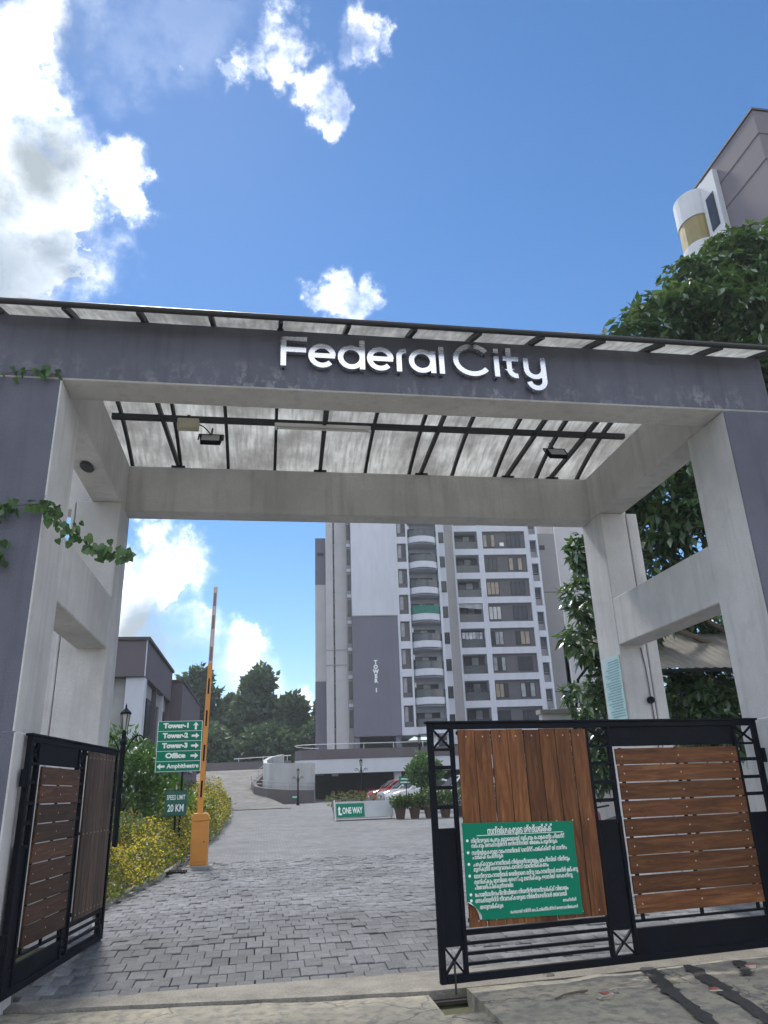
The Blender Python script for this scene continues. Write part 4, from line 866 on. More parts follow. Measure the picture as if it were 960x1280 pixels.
for k in range(NF):
    z = 7.74+FL*k-TB; w_ = put('window', wfm, tw, loc=(0, 0, z)); put('pane', pA, w_); put('pane', pB, w_); put('spandrel', spm, tw, loc=(0, 0, z+2.23))
# curved balconies
tb('balcony_wall', 6.62, 10.1, 1.9, 13, 7.7, TOP, TW); tb('fin', 10.02, 10.28, .2, 3, 6.92, TOP, TW)
ARC = [(6.63+3.38*t, .45-.95*math.sin(math.pi*t)**.7) for t in np.linspace(0, 1, 15)]
def curved(y_off, z0, z1, th):
    b = MB(); n = len(ARC)
    inner = [(x, y+th) for x, y in ARC]
    vs = [(x, y, z) for z in (z0, z1) for ring in (ARC, inner) for x, y in ring]
    f = []
    for i in range(n-1): f += [(i, i+1, 2*n+i+1, 2*n+i), (n+i+1, n+i, 3*n+i, 3*n+i+1), (2*n+i, 2*n+i+1, 3*n+i+1, 3*n+i), (i, n+i, n+i+1, i+1)]
    b.add(vs, f); return b
bandm = curved(0, 0, .92, .14).mesh('parapet', TW); railm = curved(0, .95, 1.72, .03).mesh('railing', RGLASS); capm = curved(0, 1.72, 1.77, .05).mesh('handrail', FRAME); netm = curved(0, .93, 1.80, .02).mesh('shade_net', mat('green_net', (.02, .16, .12), .8, 0, .15, 3))
slabm = MB().prismz(ARC+[(10.0, 1.9), (6.64, 1.9)], .02, .2).mesh('balcony_slab', TW)
dm = MB()
for x in (6.95, 7.75, 8.6, 9.45): dm.box(x, x+.07, 1.80, 1.89, .2, 2.45)
dm.box(6.95, 9.52, 1.80, 1.89, 2.45, 2.53); dmm = dm.mesh('sliding_door', FRAME)
dps = [MB().box(a+.07, b_, 1.84, 1.86, .2, 2.45).mesh('pane', q) for a, b_, q in ((6.95, 7.75, GLASS), (7.75, 8.6, GLASSL), (8.6, 9.45, GLASS))]
acm = MB().box(6.72, 6.90, .6, 1.2, 2.05, 2.55).mesh('air_conditioner', WHITEP)
for k in range(-1, NF):
    z = 9.83+FL*k-TB; p = put('parapet', bandm, tw, loc=(0, 0, z)); s_ = put('balcony_slab', slabm, tw, loc=(0, 0, z))
    q = put('railing', railm, tw, loc=(0, 0, z)); put('handrail', capm, q)
    if k == 3:
        q = put('shade_net', netm, tw, loc=(0, 0, z)); q.location.y = -.03; q['label'] = 'green shade net over a balcony railing'
    d_ = put('sliding_door', dmm, tw, loc=(0, 0, z)); [put('pane', m_, d_) for m_ in dps]
    if k in (0, 1, 2, 6): put('air_conditioner', acm, tw, loc=(0, 0, z))
# recess with small windows, slanting grey pier
tb('recess_wall', 10.28, 11.4, 2.75, 13, 6.0, TOP, TW)
rm = MB().box(10.45, 11.32, 2.66, 2.75, 0, 1.32).mesh('window', FRAME); rpm = MB().box(10.53, 11.24, 2.64, 2.66, .08, 1.24).mesh('pane', GLASS)
for k in range(-1, NF): w_ = put('window', rm, tw, loc=(0, 0, 10.88+FL*k-TB)); put('pane', rpm, w_)
MB().prismz([(11.4, 2.8), (12.84, 4.95), (12.84, 13), (11.4, 13)], 0, TOP-TB).obj('pier', TG, tw)
# right hand grid of loggias and windows
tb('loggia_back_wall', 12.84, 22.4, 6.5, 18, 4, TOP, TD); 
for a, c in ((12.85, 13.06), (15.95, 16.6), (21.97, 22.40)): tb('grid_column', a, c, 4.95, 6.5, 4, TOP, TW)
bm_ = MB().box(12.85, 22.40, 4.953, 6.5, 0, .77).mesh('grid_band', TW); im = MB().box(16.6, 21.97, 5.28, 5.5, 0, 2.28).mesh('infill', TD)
tb('grid_band', 12.85, 22.4, 4.953, 6.5, 6.97, 7.74, TW)
def win3(x0, x1, z0, z1):
    b = MB(); y0, y1 = 5.20, 5.28; n = 3; w = (x1-x0)/n
    for i in range(n+1): b.box(x0+i*w-.035, x0+i*w+.035, y0, y1, z0, z1)
    for i in range(n):
        b.box(x0+i*w+.035, x0+(i+1)*w-.035, y0, y1, z0, z0+.07); b.box(x0+i*w+.035, x0+(i+1)*w-.035, y0, y1, z1-.07, z1)
    return b.mesh('window', FRAME), [MB().box(x0+i*w+.035, x0+(i+1)*w-.035, 5.24, 5.26, z0+.07, z1-.07) for i in range(n)]
wA, pAs = win3(16.72, 18.2, .28, 1.95); wB, pBs = win3(19.72, 21.4, .28, 1.95)
CUR = [GLASS, GLASSL, mat('warm_curtain', (.30, .24, .18), .3, 0, .2, 2), mat('pale_curtain', (.50, .50, .50), .4, 0, .15, 2)]
pm_ = {(j, i, c): b.mesh('pane', CUR[c]) for j, ps in enumerate((pAs, pBs)) for i, b in enumerate(ps) for c in range(4)}
lr = MB().box(13.06, 15.95, 5.06, 5.09, 0, .95).mesh('railing', RGLASS); lc = MB().box(13.06, 15.95, 5.04, 5.11, .95, 1.0).mesh('handrail', FRAME)
dm = MB()
for x in (13.5, 14.35, 15.2): dm.box(x, x+.07, 6.42, 6.5, 0, 2.1)
dm.box(13.5, 15.27, 6.42, 6.5, 2.1, 2.18); ldm = dm.mesh('sliding_door', FRAME); lp = [MB().box(a+.07, a+.85, 6.45, 6.47, 0, 2.1).mesh('pane', q) for a, q in ((13.5, GLASS), (14.35, GLASSL))]
cloth = MB()
for i in range(6): x = 13.3+i*.42; cloth.box(x, x+.34, 5.5, 5.52, 1.15-.25*((i*7) % 3)*.4, 1.9)
clm = cloth.mesh('laundry', mat('laundry_cloth', (.55, .55, .6), .8, 0, .4, 3, rnd=.35)); blind = MB().prism([(13.06, 2.25), (15.95, 2.25), (15.95, 1.55), (13.06, 1.85)], 5.12, 5.15).mesh('roller_blind', GLASSL)
for k in range(NF):
    z = 7.74+FL*k-TB; put('grid_band', bm_, tw, loc=(0, 0, z+2.28)); iw = put('infill', im, tw, loc=(0, 0, z))
    for j, wm in enumerate((wA, wB)):
        o = put('window', wm, tw, loc=(0, 0, z)); cc = random.choice((0, 0, 1, 2, 3)) if (k, j) != (4, 0) else 3
        for i in range(3): put('pane', pm_[(j, i, cc if random.random() < .7 else 0)], o)
    q = put('railing', lr, tw, loc=(0, 0, z)); put('handrail', lc, q); d_ = put('sliding_door', ldm, tw, loc=(0, 0, z)); [put('pane', m_, d_) for m_ in lp]
    if k == 3: put('laundry', clm, tw, loc=(0, 0, z))
    if k == 4: put('roller_blind', blind, tw, loc=(0, 0, z))
MB().box(18.75, 19.25, 4.98, 5.28, 7.74+FL*7+.35-TB, 7.74+FL*7+.8-TB).obj('air_conditioner', WHITEP, tw)
for k in (6, 1):
    n = 260; P = np.stack([13.1+2.8*RNG.random(n), 5.2+.5*RNG.random(n), 7.74+FL*k-TB+.2+1.3*RNG.random(n)**1.3], 1); s = .2*np.ones(n); scatter('balcony_plants', LEAF_V, LEAF_F, frames(n, rand_dirs(n))*np.stack([s*.5, s, s], 1)[:, None, :], P, L_FAR, tw)['kind'] = 'stuff'
# narrow column of openings and the grey walls to the right
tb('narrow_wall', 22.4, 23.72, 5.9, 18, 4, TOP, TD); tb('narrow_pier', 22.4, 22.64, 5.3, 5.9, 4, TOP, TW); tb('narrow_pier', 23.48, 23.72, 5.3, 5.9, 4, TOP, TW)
nb_ = MB().box(22.64, 23.48, 5.305, 5.9, 0, .76).mesh('narrow_band', TW); nw_ = MB().box(22.64, 23.48, 5.72, 5.9, 0, .9).box(22.64, 23.48, 5.74, 5.9, 1.1, 1.16).mesh('sill_panel', TG); npn = MB().box(22.7, 23.42, 5.8, 5.86, .9, 2.2).mesh('pane', GLASS)
for k in range(-1, NF): z = 11.98+FL*k-TB; put('narrow_band', nb_, tw, loc=(0, 0, z)); o = put('sill_panel', nw_, tw, loc=(0, 0, z-2.29)); put('pane', npn, o)
tb('side_block', 23.72, 27.05, 8.8, 20, 4, 32.3, TG); tb('vent_opening', 24.9, 25.6, 8.74, 8.80, 30.1, 30.7, FRAME)
for z in (12.0, 24.4): tb('groove', 23.72, 27.05, 8.77, 8.80, z, z+.07, FRAME)
tb('end_block', 27.07, 33, 9.4, 22, 4, TOP, LT); tb('downpipe', 27.2, 27.32, 9.25, 9.4, 4, 36, WHITEP)
tb('end_window', 29.3, 31.5, 9.3, 9.4, 27, 29.2, FRAME)
# left hand strips
tb('left_strip', -2.88, -2.05, 3, 14, 4, TOP, LT); tb('left_strip', -1.85, -.5, 3, 14, 4, TOP, LT); tb('left_recess', -2.05, -1.85, 3.5, 14, 4, TOP, TG); tb('left_return', -.5, 0.0, 1.6, 14, 4, TOP, TG)
sm = MB().box(-2.04, -1.86, 3.4, 3.5, 0, 1.7).mesh('slit_window', GLASS); sm2 = MB().box(-.42, -.04, 1.52, 1.6, 0, 1.9).mesh('slit_window', GLASS); sm3 = MB().box(-.47, .0, 1.45, 1.6, 0, .35).mesh('ledge', TW)
for k in range(NF): put('slit_window', sm, tw, loc=(0, 0, 8.1+FL*k-TB)); put('slit_window', sm2, tw, loc=(0, 0, 7.9+FL*k-TB)); put('ledge', sm3, tw, loc=(0, 0, 10.1+FL*k-TB))
for z in (14.86, 16.55): tb('groove', -2.88, -.5, 2.96, 3.0, z, z+.08, TG)
tb('end_wing', -4.15, -2.9, 6, 16, 13.54, 25.07, LT); tb('end_wing', -4.16, -2.9, 5.98, 16, 25.07, 31, TP); tb('end_wing', -4.16, -2.9, 5.98, 16, 4, 13.54, TP); tb('vent_opening', -3.9, -3.1, 5.93, 5.98, 28.7, 29.1, FRAME)
tb('roof_parapet', -2.9, 22.5, 2, 2.2, TOP, TOP+1, TW); tb('lift_room', 6, 12, 5, 11, TOP, TOP+3, TG)
# vertical lettering TOWER 1
zz = 14.88
for ch in 'TOWER 1':
    if ch != ' ': put('letter', text_mesh(ch, .56, INK, .03, .035, 'CENTER'), tw, loc=(2.47, -.035, zz-.42-TB))
    zz -= .50

# ================================================================== podium, basement entrance, ramp
POD = mat('podium_brown', (.125, .108, .115), .85, 0, .12, .8, .2, 10); PWH = mat('podium_white', (.58, .60, .64), .8, 0, .08, .6)
RGR = mat('podium_inner', (.10, .10, .105), .9, 0, .15, .6)
pod = thing('parking_podium', 'brown and white parking podium with basement entrance below the tower', 'podium', (-7.6, 60.6, 0), TH)
g0 = .95
edge = [(2.2, 6.0), (.9, 4.6), (.2, 3.0), (.0, 1.6), (.5, .55), (1.6, .08), (3, 0), (40, 0)]
def sweep(pts, th, z0, z1):
    b = MB(); n = len(pts); P = [Vector(p) for p in pts]; nr = []
    for i in range(n):
        d = (P[min(i+1, n-1)]-P[max(i-1, 0)]).normalized(); nr.append(Vector((-d.y, d.x)))
    Z0 = z0 if isinstance(z0, (list, tuple)) else [z0]*n; Z1 = z1 if isinstance(z1, (list, tuple)) else [z1]*n
    o_ = [P[i] for i in range(n)]; i_ = [P[i]+nr[i]*th for i in range(n)]
    vs = [(*o_[i], Z0[i]) for i in range(n)]+[(*o_[i], Z1[i]) for i in range(n)]+[(*i_[i], Z0[i]) for i in range(n)]+[(*i_[i], Z1[i]) for i in range(n)]
    f = []
    for i in range(n-1): f += [(i, i+1, n+i+1, n+i), (2*n+i, 3*n+i, 3*n+i+1, 2*n+i+1), (n+i, n+i+1, 3*n+i+1, 3*n+i), (i, 2*n+i, 2*n+i+1, i+1)]
    f += [(0, n, 3*n, 2*n), (n-1, 3*n-1, 4*n-1, 2*n-1)]
    b.add(vs, f); return b
sweep(edge, .25, 3.99, 4.72).obj('parapet', POD, pod); sweep([(x, y+.06) for x, y in edge], .6, 2.92, 3.98).obj('fascia', PWH, pod)
b = MB(); b.prismz([(3, .5), (40, .5), (40, 45), (-2, 45), (1.8, 6), (.8, 2.2)], 3.6, 3.97); b.obj('deck', mat('deck_concrete', (.27, .27, .27), .9, 0, .15, 1), pod)
rl = MB(); pts = [(x, y+.1, 5.12) for x, y in edge]; rl.path(pts, .028, 6)
for x in np.arange(3, 40, 2.4): rl.tube((x, .1, 4.7), (x, .1, 5.12), .025, 6)
rl.obj('railing', mat('railing_white', (.62, .63, .64), .4), pod)
for x, m_ in ((1.0, POD), (7.9, PWH), (9.6, PWH), (16.5, PWH), (23, PWH), (30, PWH)): MB().box(x, x+.55, .7, 1.3, .4, 3.6).obj('column', m_, pod)
MB().box(.6, 40, 16, 16.3, .4, 3.6).obj('basement_wall', RGR, pod); MB().box(.3, .6, 2.6, 16.3, .4, 3.6).obj('basement_wall', RGR, pod); MB().box(.5, 40, .3, 16, .5, 1.0).obj('basement_floor', RGR, pod)
MB().box(3.0, 3.5, 1.8, 2.1, 2.75, 2.9).obj('entrance_light', WHITEP, pod)
MB().box(9.0, 9.4, .62, .66, 1.6, 2.6).obj('column_sign', WHITEP, pod)
# curved wall of the ramp
rw = thing('ramp_wall', 'curved pale retaining wall with brown base and handrail at the ramp', 'wall', (-6, 57.6, 0))
wp = [(-.05, 2.6), (-.6, 1.5), (-1.9, 1.15), (-3.2, 1.7), (-4.1, 3.0), (-4.5, 5.2), (-4.5, 8), (-4.2, 13)][::-1]; bp_ = [(-.05, 2.2), (-.3, -.0), (-1.6, -.5), (-3.2, -.1), (-4.5, 1.2), (-5.1, 3.4), (-5.2, 7), (-4.9, 13)][::-1]
sweep(wp, .3, .8, [4.9, 4.5, 4.15, 3.85, 3.75, 3.72, 3.72, 3.72]).obj('upper_wall', mat('ramp_white', (.42, .43, .42), .85, 0, .25, .7, stretch=(1, 1, .2)), rw)
sweep(bp_, .35, .6, [4.1, 3.0, 2.45, 2.15, 1.95, 1.8, 1.75, 1.75]).obj('base_wall', POD, rw)
zt = [4.1, 3.0, 2.45, 2.15, 1.95, 1.8, 1.75, 1.75]; hr = MB()
for dz in (.25, .5): hr.path([(x, y+.1, z+dz) for (x, y), z in zip(bp_, zt)], .022, 6)
for (x, y), z in zip(bp_, zt): hr.tube((x, y+.1, z-.05), (x, y+.1, z+.5), .022, 6)
hr.obj('handrail', mat('railing_grey', (.30, .31, .33), .4), rw)
rp = [((-14.5, 47.5), (-6.4, 49), .75), ((-15.4, 53), (-8.5, 56.2), 1.15), ((-16.6, 60), (-11.2, 61), 2.0), ((-17.8, 68), (-11.2, 68), 3.05), ((-18.6, 76), (-11.2, 75), 3.85), ((-19, 83), (-10, 82), 4.05)]
b = MB(); n = len(rp)
for l, r_, z in rp: b.v += [(*l, z), (*r_, z), (*l, z-1.2), (*r_, z-1.2)]
for i in range(n-1): a = 4*i; b.f += [(a, a+1, a+5, a+4), (a+2, a, a+4, a+6), (a+1, a+3, a+7, a+5)]; b.m += [0]*3
tag(b.obj('ramp_road', mat('ramp_concrete', (.145, .14, .132), .9, 0, .35, .5, .3, 8, fine=.2, fs=2)), 'pale concrete ramp climbing behind the flower bed', 'ramp', None, 'structure')
t = thing('ramp_parapet', 'brown parapet wall at the top of the ramp with white rail', 'wall', (-15, 80.5, 4.0), .06)
MB().box(-4.4, 4.4, 0, .3, -.6, .78).obj('wall', POD, t); b = MB(); b.tube((-1.5, .1, 1.1), (4.4, .1, 1.28), .04, 6); [b.tube((x, .1, .7), (x, .1, 1.2), .03, 6) for x in (-1, 1.5, 4)]; b.obj('rail', mat('railing_white', (.6, .6, .6)), t)
t = thing('bed_railing', 'low dark metal railing along the bed at the ramp foot', 'railing', (-14.6, 49, .7), 1.25)
b = MB()
for z in (.35, .6, .85): b.tube((-1.5, 0, z), (4.5, 0, z+.25), .02, 6)
b.obj('bar', FRAME, t)
for x in (-1.4, 0, 1.5, 3, 4.4): MB().tube((x, 0, -.3), (x, 0, 1.15), .025, 6).obj('post', FRAME, t)
t = thing('ramp_sign', 'small green plate low on the brown ramp base wall', 'sign', (-7.15, 56.92, 1.2), .12); MB().box(-.28, .28, -.02, .0, 0, .24).obj('plate', SIGNG, t); MB().box(-.2, .2, -.024, -.0205, .08, .16).obj('lettering', INK, t)
t = thing('bay_sign', 'green two-line parking sign on a post above the parked white cars', 'sign', (.66, 42.5, .75), .1)
MB().box(-.38, .38, -.015, .015, 1.08, 1.48).obj('board', SIGNG, t); MB().tube((0, .04, -.3), (0, .04, 1.4), .025, 8).obj('post', BLACK, t); b = MB(); b.box(-.28, .28, -.018, -.0155, 1.32, 1.39); b.box(-.32, .32, -.018, -.0155, 1.15, 1.22); b.obj('lettering', INK, t)

# ================================================================== low building on the left
lb = gthing('low_building', 'low purple and white building with deep flat fascia behind the lamp post', 'building', -2.67, 24.34, .2)
LBW = plaster('rough_white_wall', (.36, .36, .355), .3); LBF = mat('low_fascia', (.115, .098, .115), .7, 0, .1, .7)
ZB = .2
MB().box(-12, -.25, .5, 9, -.3, 6.0).obj('front_wall', LBW, lb); MB().box(-.75, -.02, .15, .75, -.3, 5.98).obj('corner_pillar', TW, lb)
MB().box(-12.6, .0, 0, 9.0, 6.0, 7.46).obj('fascia', LBF, lb); MB().box(-12.7, .10, -.1, 9.0, 7.46, 7.58).obj('coping', mat('coping_dark', (.07, .06, .065), .7), lb); MB().box(-.035, .004, -.02, .012, 6.0, 7.46).obj('corner_trim', TW, lb)
MB().box(-10, .55, 9.02, 20.5, -.3, 7.0).obj('rear_wing', LBF, lb); MB().box(-10.1, .62, 8.95, 20.6, 7.0, 7.12).obj('coping', mat('coping_dark', (.07, .06, .065)), lb)
for y in (2.2, 4.6, 7.0):
    w_ = MB().box(-.26, -.19, y, y+1.5, 2.4, 5.4).obj('window', FRAME, lb); MB().box(-.19, -.175, y+.08, y+.72, 2.5, 5.3).obj('pane', GLASS, w_); MB().box(-.19, -.175, y+.78, y+1.42, 2.5, 5.3).obj('pane', GLASS, w_)
    MB().box(-.25, -.05, y+1.7, y+1.85, 1.5, 6.0).obj('fin', TW if y > 4 and y < 6 else LBF, lb)
for y in (11, 14.5): w_ = MB().box(.55, .6, y, y+2.2, 2.6, 5.0).obj('window', FRAME, lb); MB().box(.6, .61, y+.1, y+2.1, 2.7, 4.9).obj('pane', GLASS, w_)
MB().box(-9, -2.2, 2.5, 6, 7.58, 8.15).obj('roof_block', LBF, lb)

# ================================================================== tower at the upper right
rtw = gthing('apartment_tower', 'purple apartment tower with curved yellow-lit glass balcony rising over the big tree', 'building', 23.47, 15.18, 0.)
RP = mat('right_tower_purple', (.165, .148, .170), .85, 0, .08, .5); RW = mat('right_tower_white', (.62, .63, .67), .85, 0, .06, .5); YL_ = mat('yellow_lit_glass', (.33, .25, .07), .55, 0, .3, 1.4, col2=(.22, .19, .10))  # yellow light on the balcony glass is put into its base colour
MB().box(0, 22, 0, 6.6, -.2, 30).obj('wall', RP, rtw); MB().box(-.06, 22.06, -.06, 6.66, 30.02, 30.12).obj('coping', mat('coping_dark', (.07, .06, .065)), rtw)
for z in (27.1, 28.6): MB().box(-.02, 22.02, -.02, 6.62, z, z+.06).obj('groove', mat('groove_shadow_gap', (.09, .08, .09), .9), rtw)
MB().box(-.28, .0, 3.0, 4.15, -.2, 29.55).obj('white_pier', RW, rtw)
for k in range(1, 10):
    z = 26.45-FL*(9-k); w_ = MB().box(-.32, -.28, 3.25, 3.85, z, z+1.95).obj('window', FRAME, rtw); MB().box(-.335, -.32, 3.32, 3.78, z+.08, z+1.87).obj('pane', GLASS, w_)
    pl = [(-.0, 4.15)]+[(-1.0*math.sin(a)**.8, 5.1-.98*math.cos(a)) for a in np.linspace(.05, math.pi-.05, 12)]+[(0, 6.1)]
    MB().prismz(pl, z+1.45, z+3.0).obj('balcony_band', RW, rtw); sm_ = [(x*.96, 5.1+(y-5.1)*.96) for x, y in pl]; MB().prismz(sm_, z-.04, z+1.44).obj('lit_glass', YL_, rtw)
    f_ = MB().box(.6, 2.6, -.05, 0, z+.1, z+1.8).obj('window', FRAME, rtw); MB().box(.7, 2.5, -.06, -.05, z+.2, z+1.7).obj('pane', YL_ if k == 9 else GLASS, f_)
MB().box(-.12, 0, 4.15, 6.1, 29.45, 29.8).obj('ledge', RW, rtw)

# ================================================================== shelter on the right
sh = gthing('shelter', 'low curved-bracket shelter roof seen through the right side opening', 'shelter', 8.6, 6.4, .13)
shm = mat('corrugated_sheet', (.20, .185, .16), .7, 0, .25, 6, stretch=(6, .4, 1))
b = MB(); xs = np.linspace(0, 5, 51)
for i, x in enumerate(xs):
    for y in (0, 1.1, 2.2): b.v.append((x, y, 3.45+y*.50+(.02 if i % 2 else 0)))
b.f = [(3*i+j, 3*i+3+j, 3*i+4+j, 3*i+1+j) for i in range(50) for j in range(2)]; b.m = [0]*len(b.f); b.obj('roof_sheet', shm, sh)
for x in (.0, 2.4, 4.8):
    MB().box(x-.03, x+.03, 2.15, 2.21, -.1, 4.5).obj('post', BLACK, sh); b = MB(); b.path([(x, 2.15, 2.6), (x, 1.7, 3.5), (x, 1.0, 3.72), (x, .0, 3.42)], .03); b.obj('bracket', BLACK, sh)
MB().box(-.05, 5, -.03, .03, 3.38, 3.44).obj('edge_bar', BLACK, sh)
t = gthing('side_wall', 'plain grey wall behind the right side shelter', 'wall', 8.4, 9.9, .1); MB().box(-.0, 9, 0, .2, -.2, 3.0).obj('panel', GREYP, t); MB().box(-.05, 9.05, -.05, .25, 3.0, 3.1).obj('coping', CONC, t)

# ================================================================== cars, scooter, planters, litter
CG = mat('car_glass', (.025, .03, .035), .08, 0, .2, 2, spec=.9); TYRE = mat('tyre', (.015, .015, .015), .85); RIM = mat('alloy', (.45, .45, .46), .3, .9); LAMP = mat('car_lamp', (.6, .6, .58), .15); RLAMP = mat('tail_lamp', (.30, .02, .02), .2)
def car(label, x, y, z, ang, paint, tall=0., group=None, length=3.9):
    """nose towards local -x, wheels on z=0"""
    t = thing('parked_car', label, 'car', (x, y, z), ang, group); k = length/3.9; w = .83
    low = [(-1.92, .32), (-1.95, .55), (-1.88, .72), (-1.55, .84), (-.85, .95), (1.75, 1.0), (1.93, .92), (1.95, .45), (1.88, .28)]
    b = MB(); n = len(low); rings = []
    for yy, inset, dz in ((-w, .06, -.0), (-w+.0, .02, 0), (w, .02, 0)): pass
    for yy, s_ in ((-w, .965), (-w+.09, 1), (w-.09, 1), (w, .965)): rings.append([(px*k*s_, yy, .28+(pz-.28)*s_) for px, pz in low])
    b.v = [p for r_ in rings for p in r_]; b.f = [(i*n+j, i*n+(j+1) % n, (i+1)*n+(j+1) % n, (i+1)*n+j) for i in range(3) for j in range(n)]+[tuple(range(n)), tuple(3*n+j for j in range(n))]; b.m = [0]*len(b.f)
    b.obj('body', paint, t, .03, seg=2)
    cab = [(-.98, .94), (-.30, 1.40+tall), (.05, 1.47+tall), (1.15, 1.45+tall), (1.62, 1.30+tall), (1.86, .98)]; n = len(cab); rings = []
    for yy, s_ in ((-w+.03, 0), (-w+.17, 1), (w-.17, 1), (w-.03, 0)):
        rings.append([(px*k, yy if pz < 1.0 else (yy if s_ else yy*.86), pz if s_ or pz < 1 else pz-.07) for px, pz in cab])
    b = MB(); b.v = [p for r_ in rings for p in r_]; b.f = [(i*n+j, i*n+j+1, (i+1)*n+j+1, (i+1)*n+j) for i in range(3) for j in range(n-1)]+[tuple(range(n)), tuple(3*n+j for j in range(n))]; b.m = [0]*len(b.f)
    b.obj('cabin', paint, t, .03, seg=2)
    for s_ in (-1, 1):
        for a_ in ([(-.80, 1.0), (-.26, 1.34+tall), (.30, 1.37+tall), (.30, 1.0)], [(.36, 1.0), (.36, 1.37+tall), (1.10, 1.36+tall), (1.45, 1.24+tall), (1.60, 1.02)]):
            m_ = MB(); q = []
            for px, pz in a_: f_ = (pz-.94)/(.46+tall); q.append((px*k, s_*(w-.03-(.115+.0)*f_+.012), pz))
            m_.add(q+[(x_, y_-s_*.02, z_) for x_, y_, z_ in q], [tuple(range(len(q)))]+[(i, (i+1) % len(q), len(q)+(i+1) % len(q), len(q)+i) for i in range(len(q))]); m_.obj('side_window', CG, t)
        MB().box(-.78*k, -.62*k, min(s_*.80, s_*.98), max(s_*.80, s_*.98), 1.0, 1.13).obj('mirror', paint, t, .02)
        MB().add([(-1.93*k, s_*.45, .60), (-1.93*k, s_*.74, .60), (-1.66*k, s_*.80, .80), (-1.70*k, s_*.50, .80), (-1.8*k, s_*.45, .58), (-1.8*k, s_*.74, .58), (-1.6*k, s_*.79, .76), (-1.6*k, s_*.5, .76)], [(0,1,2,3),(7,6,5,4),(0,4,5,1),(1,5,6,2),(2,6,7,3),(3,7,4,0)]).obj('headlight', LAMP, t)
        MB().box(1.90*k, 1.965*k, min(s_*.55, s_*.80), max(s_*.55, s_*.80), .68, .94).obj('tail_light', RLAMP, t)
        for px in (-1.22*k, 1.2*k):
            wl = MB(); wl.tube((px, s_*.66, .30), (px, s_*.845, .30), .30, 18); o = wl.obj('wheel', TYRE, t); MB().tube((px, s_*.84, .30), (px, s_*.855, .30), .19, 12).obj('rim', RIM, o)
    MB().add([(-.94*k, -.62, 1.0), (-.94*k, .62, 1.0), (-.33*k, .58, 1.385+tall), (-.33*k, -.58, 1.385+tall), (-.90*k, -.62, .97), (-.90*k, .62, .97), (-.29*k, .58, 1.36+tall), (-.29*k, -.58, 1.36+tall)], [(0,1,2,3),(7,6,5,4),(0,4,5,1),(1,5,6,2),(2,6,7,3),(3,7,4,0)]).obj('windscreen', CG, t).location = (-.03, 0, .03)
    MB().box(-1.965*k, -1.93*k, -.35, .35, .42, .56).obj('grille', FRAME, t); MB().box(-1.975*k, -1.965*k, -.24, .24, .44, .53).obj('number_plate', WHITEP, t); return t
CWH = mat('car_white', (.70, .71, .72), .25, 0, .03, 2, coat=.6); CRED = mat('car_red', (.36, .018, .015), .25, 0, .05, 2, coat=.6); CSIL = mat('car_silver', (.42, .43, .45), .25, .4, .04, 2, coat=.5)
def zc(x, y): q = GM.inverted() @ Vector((x, y, 0)); return gl(q.y)
for lab, x, y, p, tl, ln in [('red hatchback at the far end of the parked row', .15, 51.2, CRED, 0, 3.7), ('silver hatchback parked beside the red one', .9, 48.9, CSIL, 0, 3.8), ('white sedan parked in the middle of the row', 1.6, 46.4, CWH, -.02, 4.1), ('white tall car parked nearest the clipped tree', 3.75, 43.8, CWH, .16, 4.1), ('white car seen through the gate ladder', 7.2, 41.0, CWH, .05, 3.9)]:
    car(lab, x, y, zc(x, y), TH+.12, p, tl, None, ln)
car('white car on the podium deck under the tower', -.35, 76.5, 3.98, 1.5, CWH); car('white car on the podium deck beside the stilt column', 3.0, 76.8, 3.98, 1.5, CWH)
# scooter behind the closed leaf
sx, sy = 7.9, 6.0; sc_ = gthing('motor_scooter', 'red scooter with a yellow number plate parked behind the closed gate leaf', 'scooter', sx, sy, gl(sy), .5)
SRED = mat('scooter_red', (.20, .012, .03), .3, 0, .1, 3, coat=.5)
for x in (-.62, .62):
    o = MB().lathe([(.12, -.045), (.23, -.045), (.25, -.02), (.25, .02), (.23, .045), (.12, .045)], 20).obj('wheel', TYRE, sc_); o.rotation_euler = (math.pi/2, 0, 0); o.location = (x, 0, .25)
    q = MB().lathe([(.02, -.03), (.12, -.02), (.12, .02), (.02, .03)], 12).obj('hub', RIM, o)
MB().prism([(.1, .35), (.95, .55), (.98, .72), (.75, .80), (.0, .74), (-.05, .5)], -.16, .16).obj('rear_body', SRED, sc_, .03, seg=2); MB().prism([(.0, .75), (.85, .82), (.9, .86), (.4, .9), (-.02, .84)], -.15, .15).obj('seat', BLACK, sc_, .03, seg=2)
MB().prism([(-.42, .3), (.1, .24), (.12, .32), (-.38, .40)], -.15, .15).obj('footboard', BLACK, sc_); MB().prism([(-.62, .5), (-.5, .3), (-.36, .36), (-.42, 1.0), (-.55, 1.05)], -.2, .2).obj('front_shield', SRED, sc_, .03, seg=2)
MB().path([(-.62, 0, .25), (-.48, 0, .95), (-.46, 0, 1.05)], .03).obj('fork', DARKST, sc_); MB().path([(-.36, -.34, 1.10), (-.46, -.1, 1.06), (-.46, .1, 1.06), (-.36, .34, 1.10)], .016).obj('handlebar', BLACK, sc_); MB().box(-.60, -.46, -.1, .1, 1.0, 1.16).obj('headlamp', LAMP, sc_, .03)
MB().box(-.66, -.645, -.13, .13, .86, .97).obj('number_plate', mat('plate_yellow', (.65, .50, .03), .5), sc_); MB().path([(.62, .1, .25), (.8, .12, .6)], .025).obj('shock', RIM, sc_); MB().path([(.1, .12, .2), (.05, .2, .02)], .014).obj('stand', DARKST, sc_)
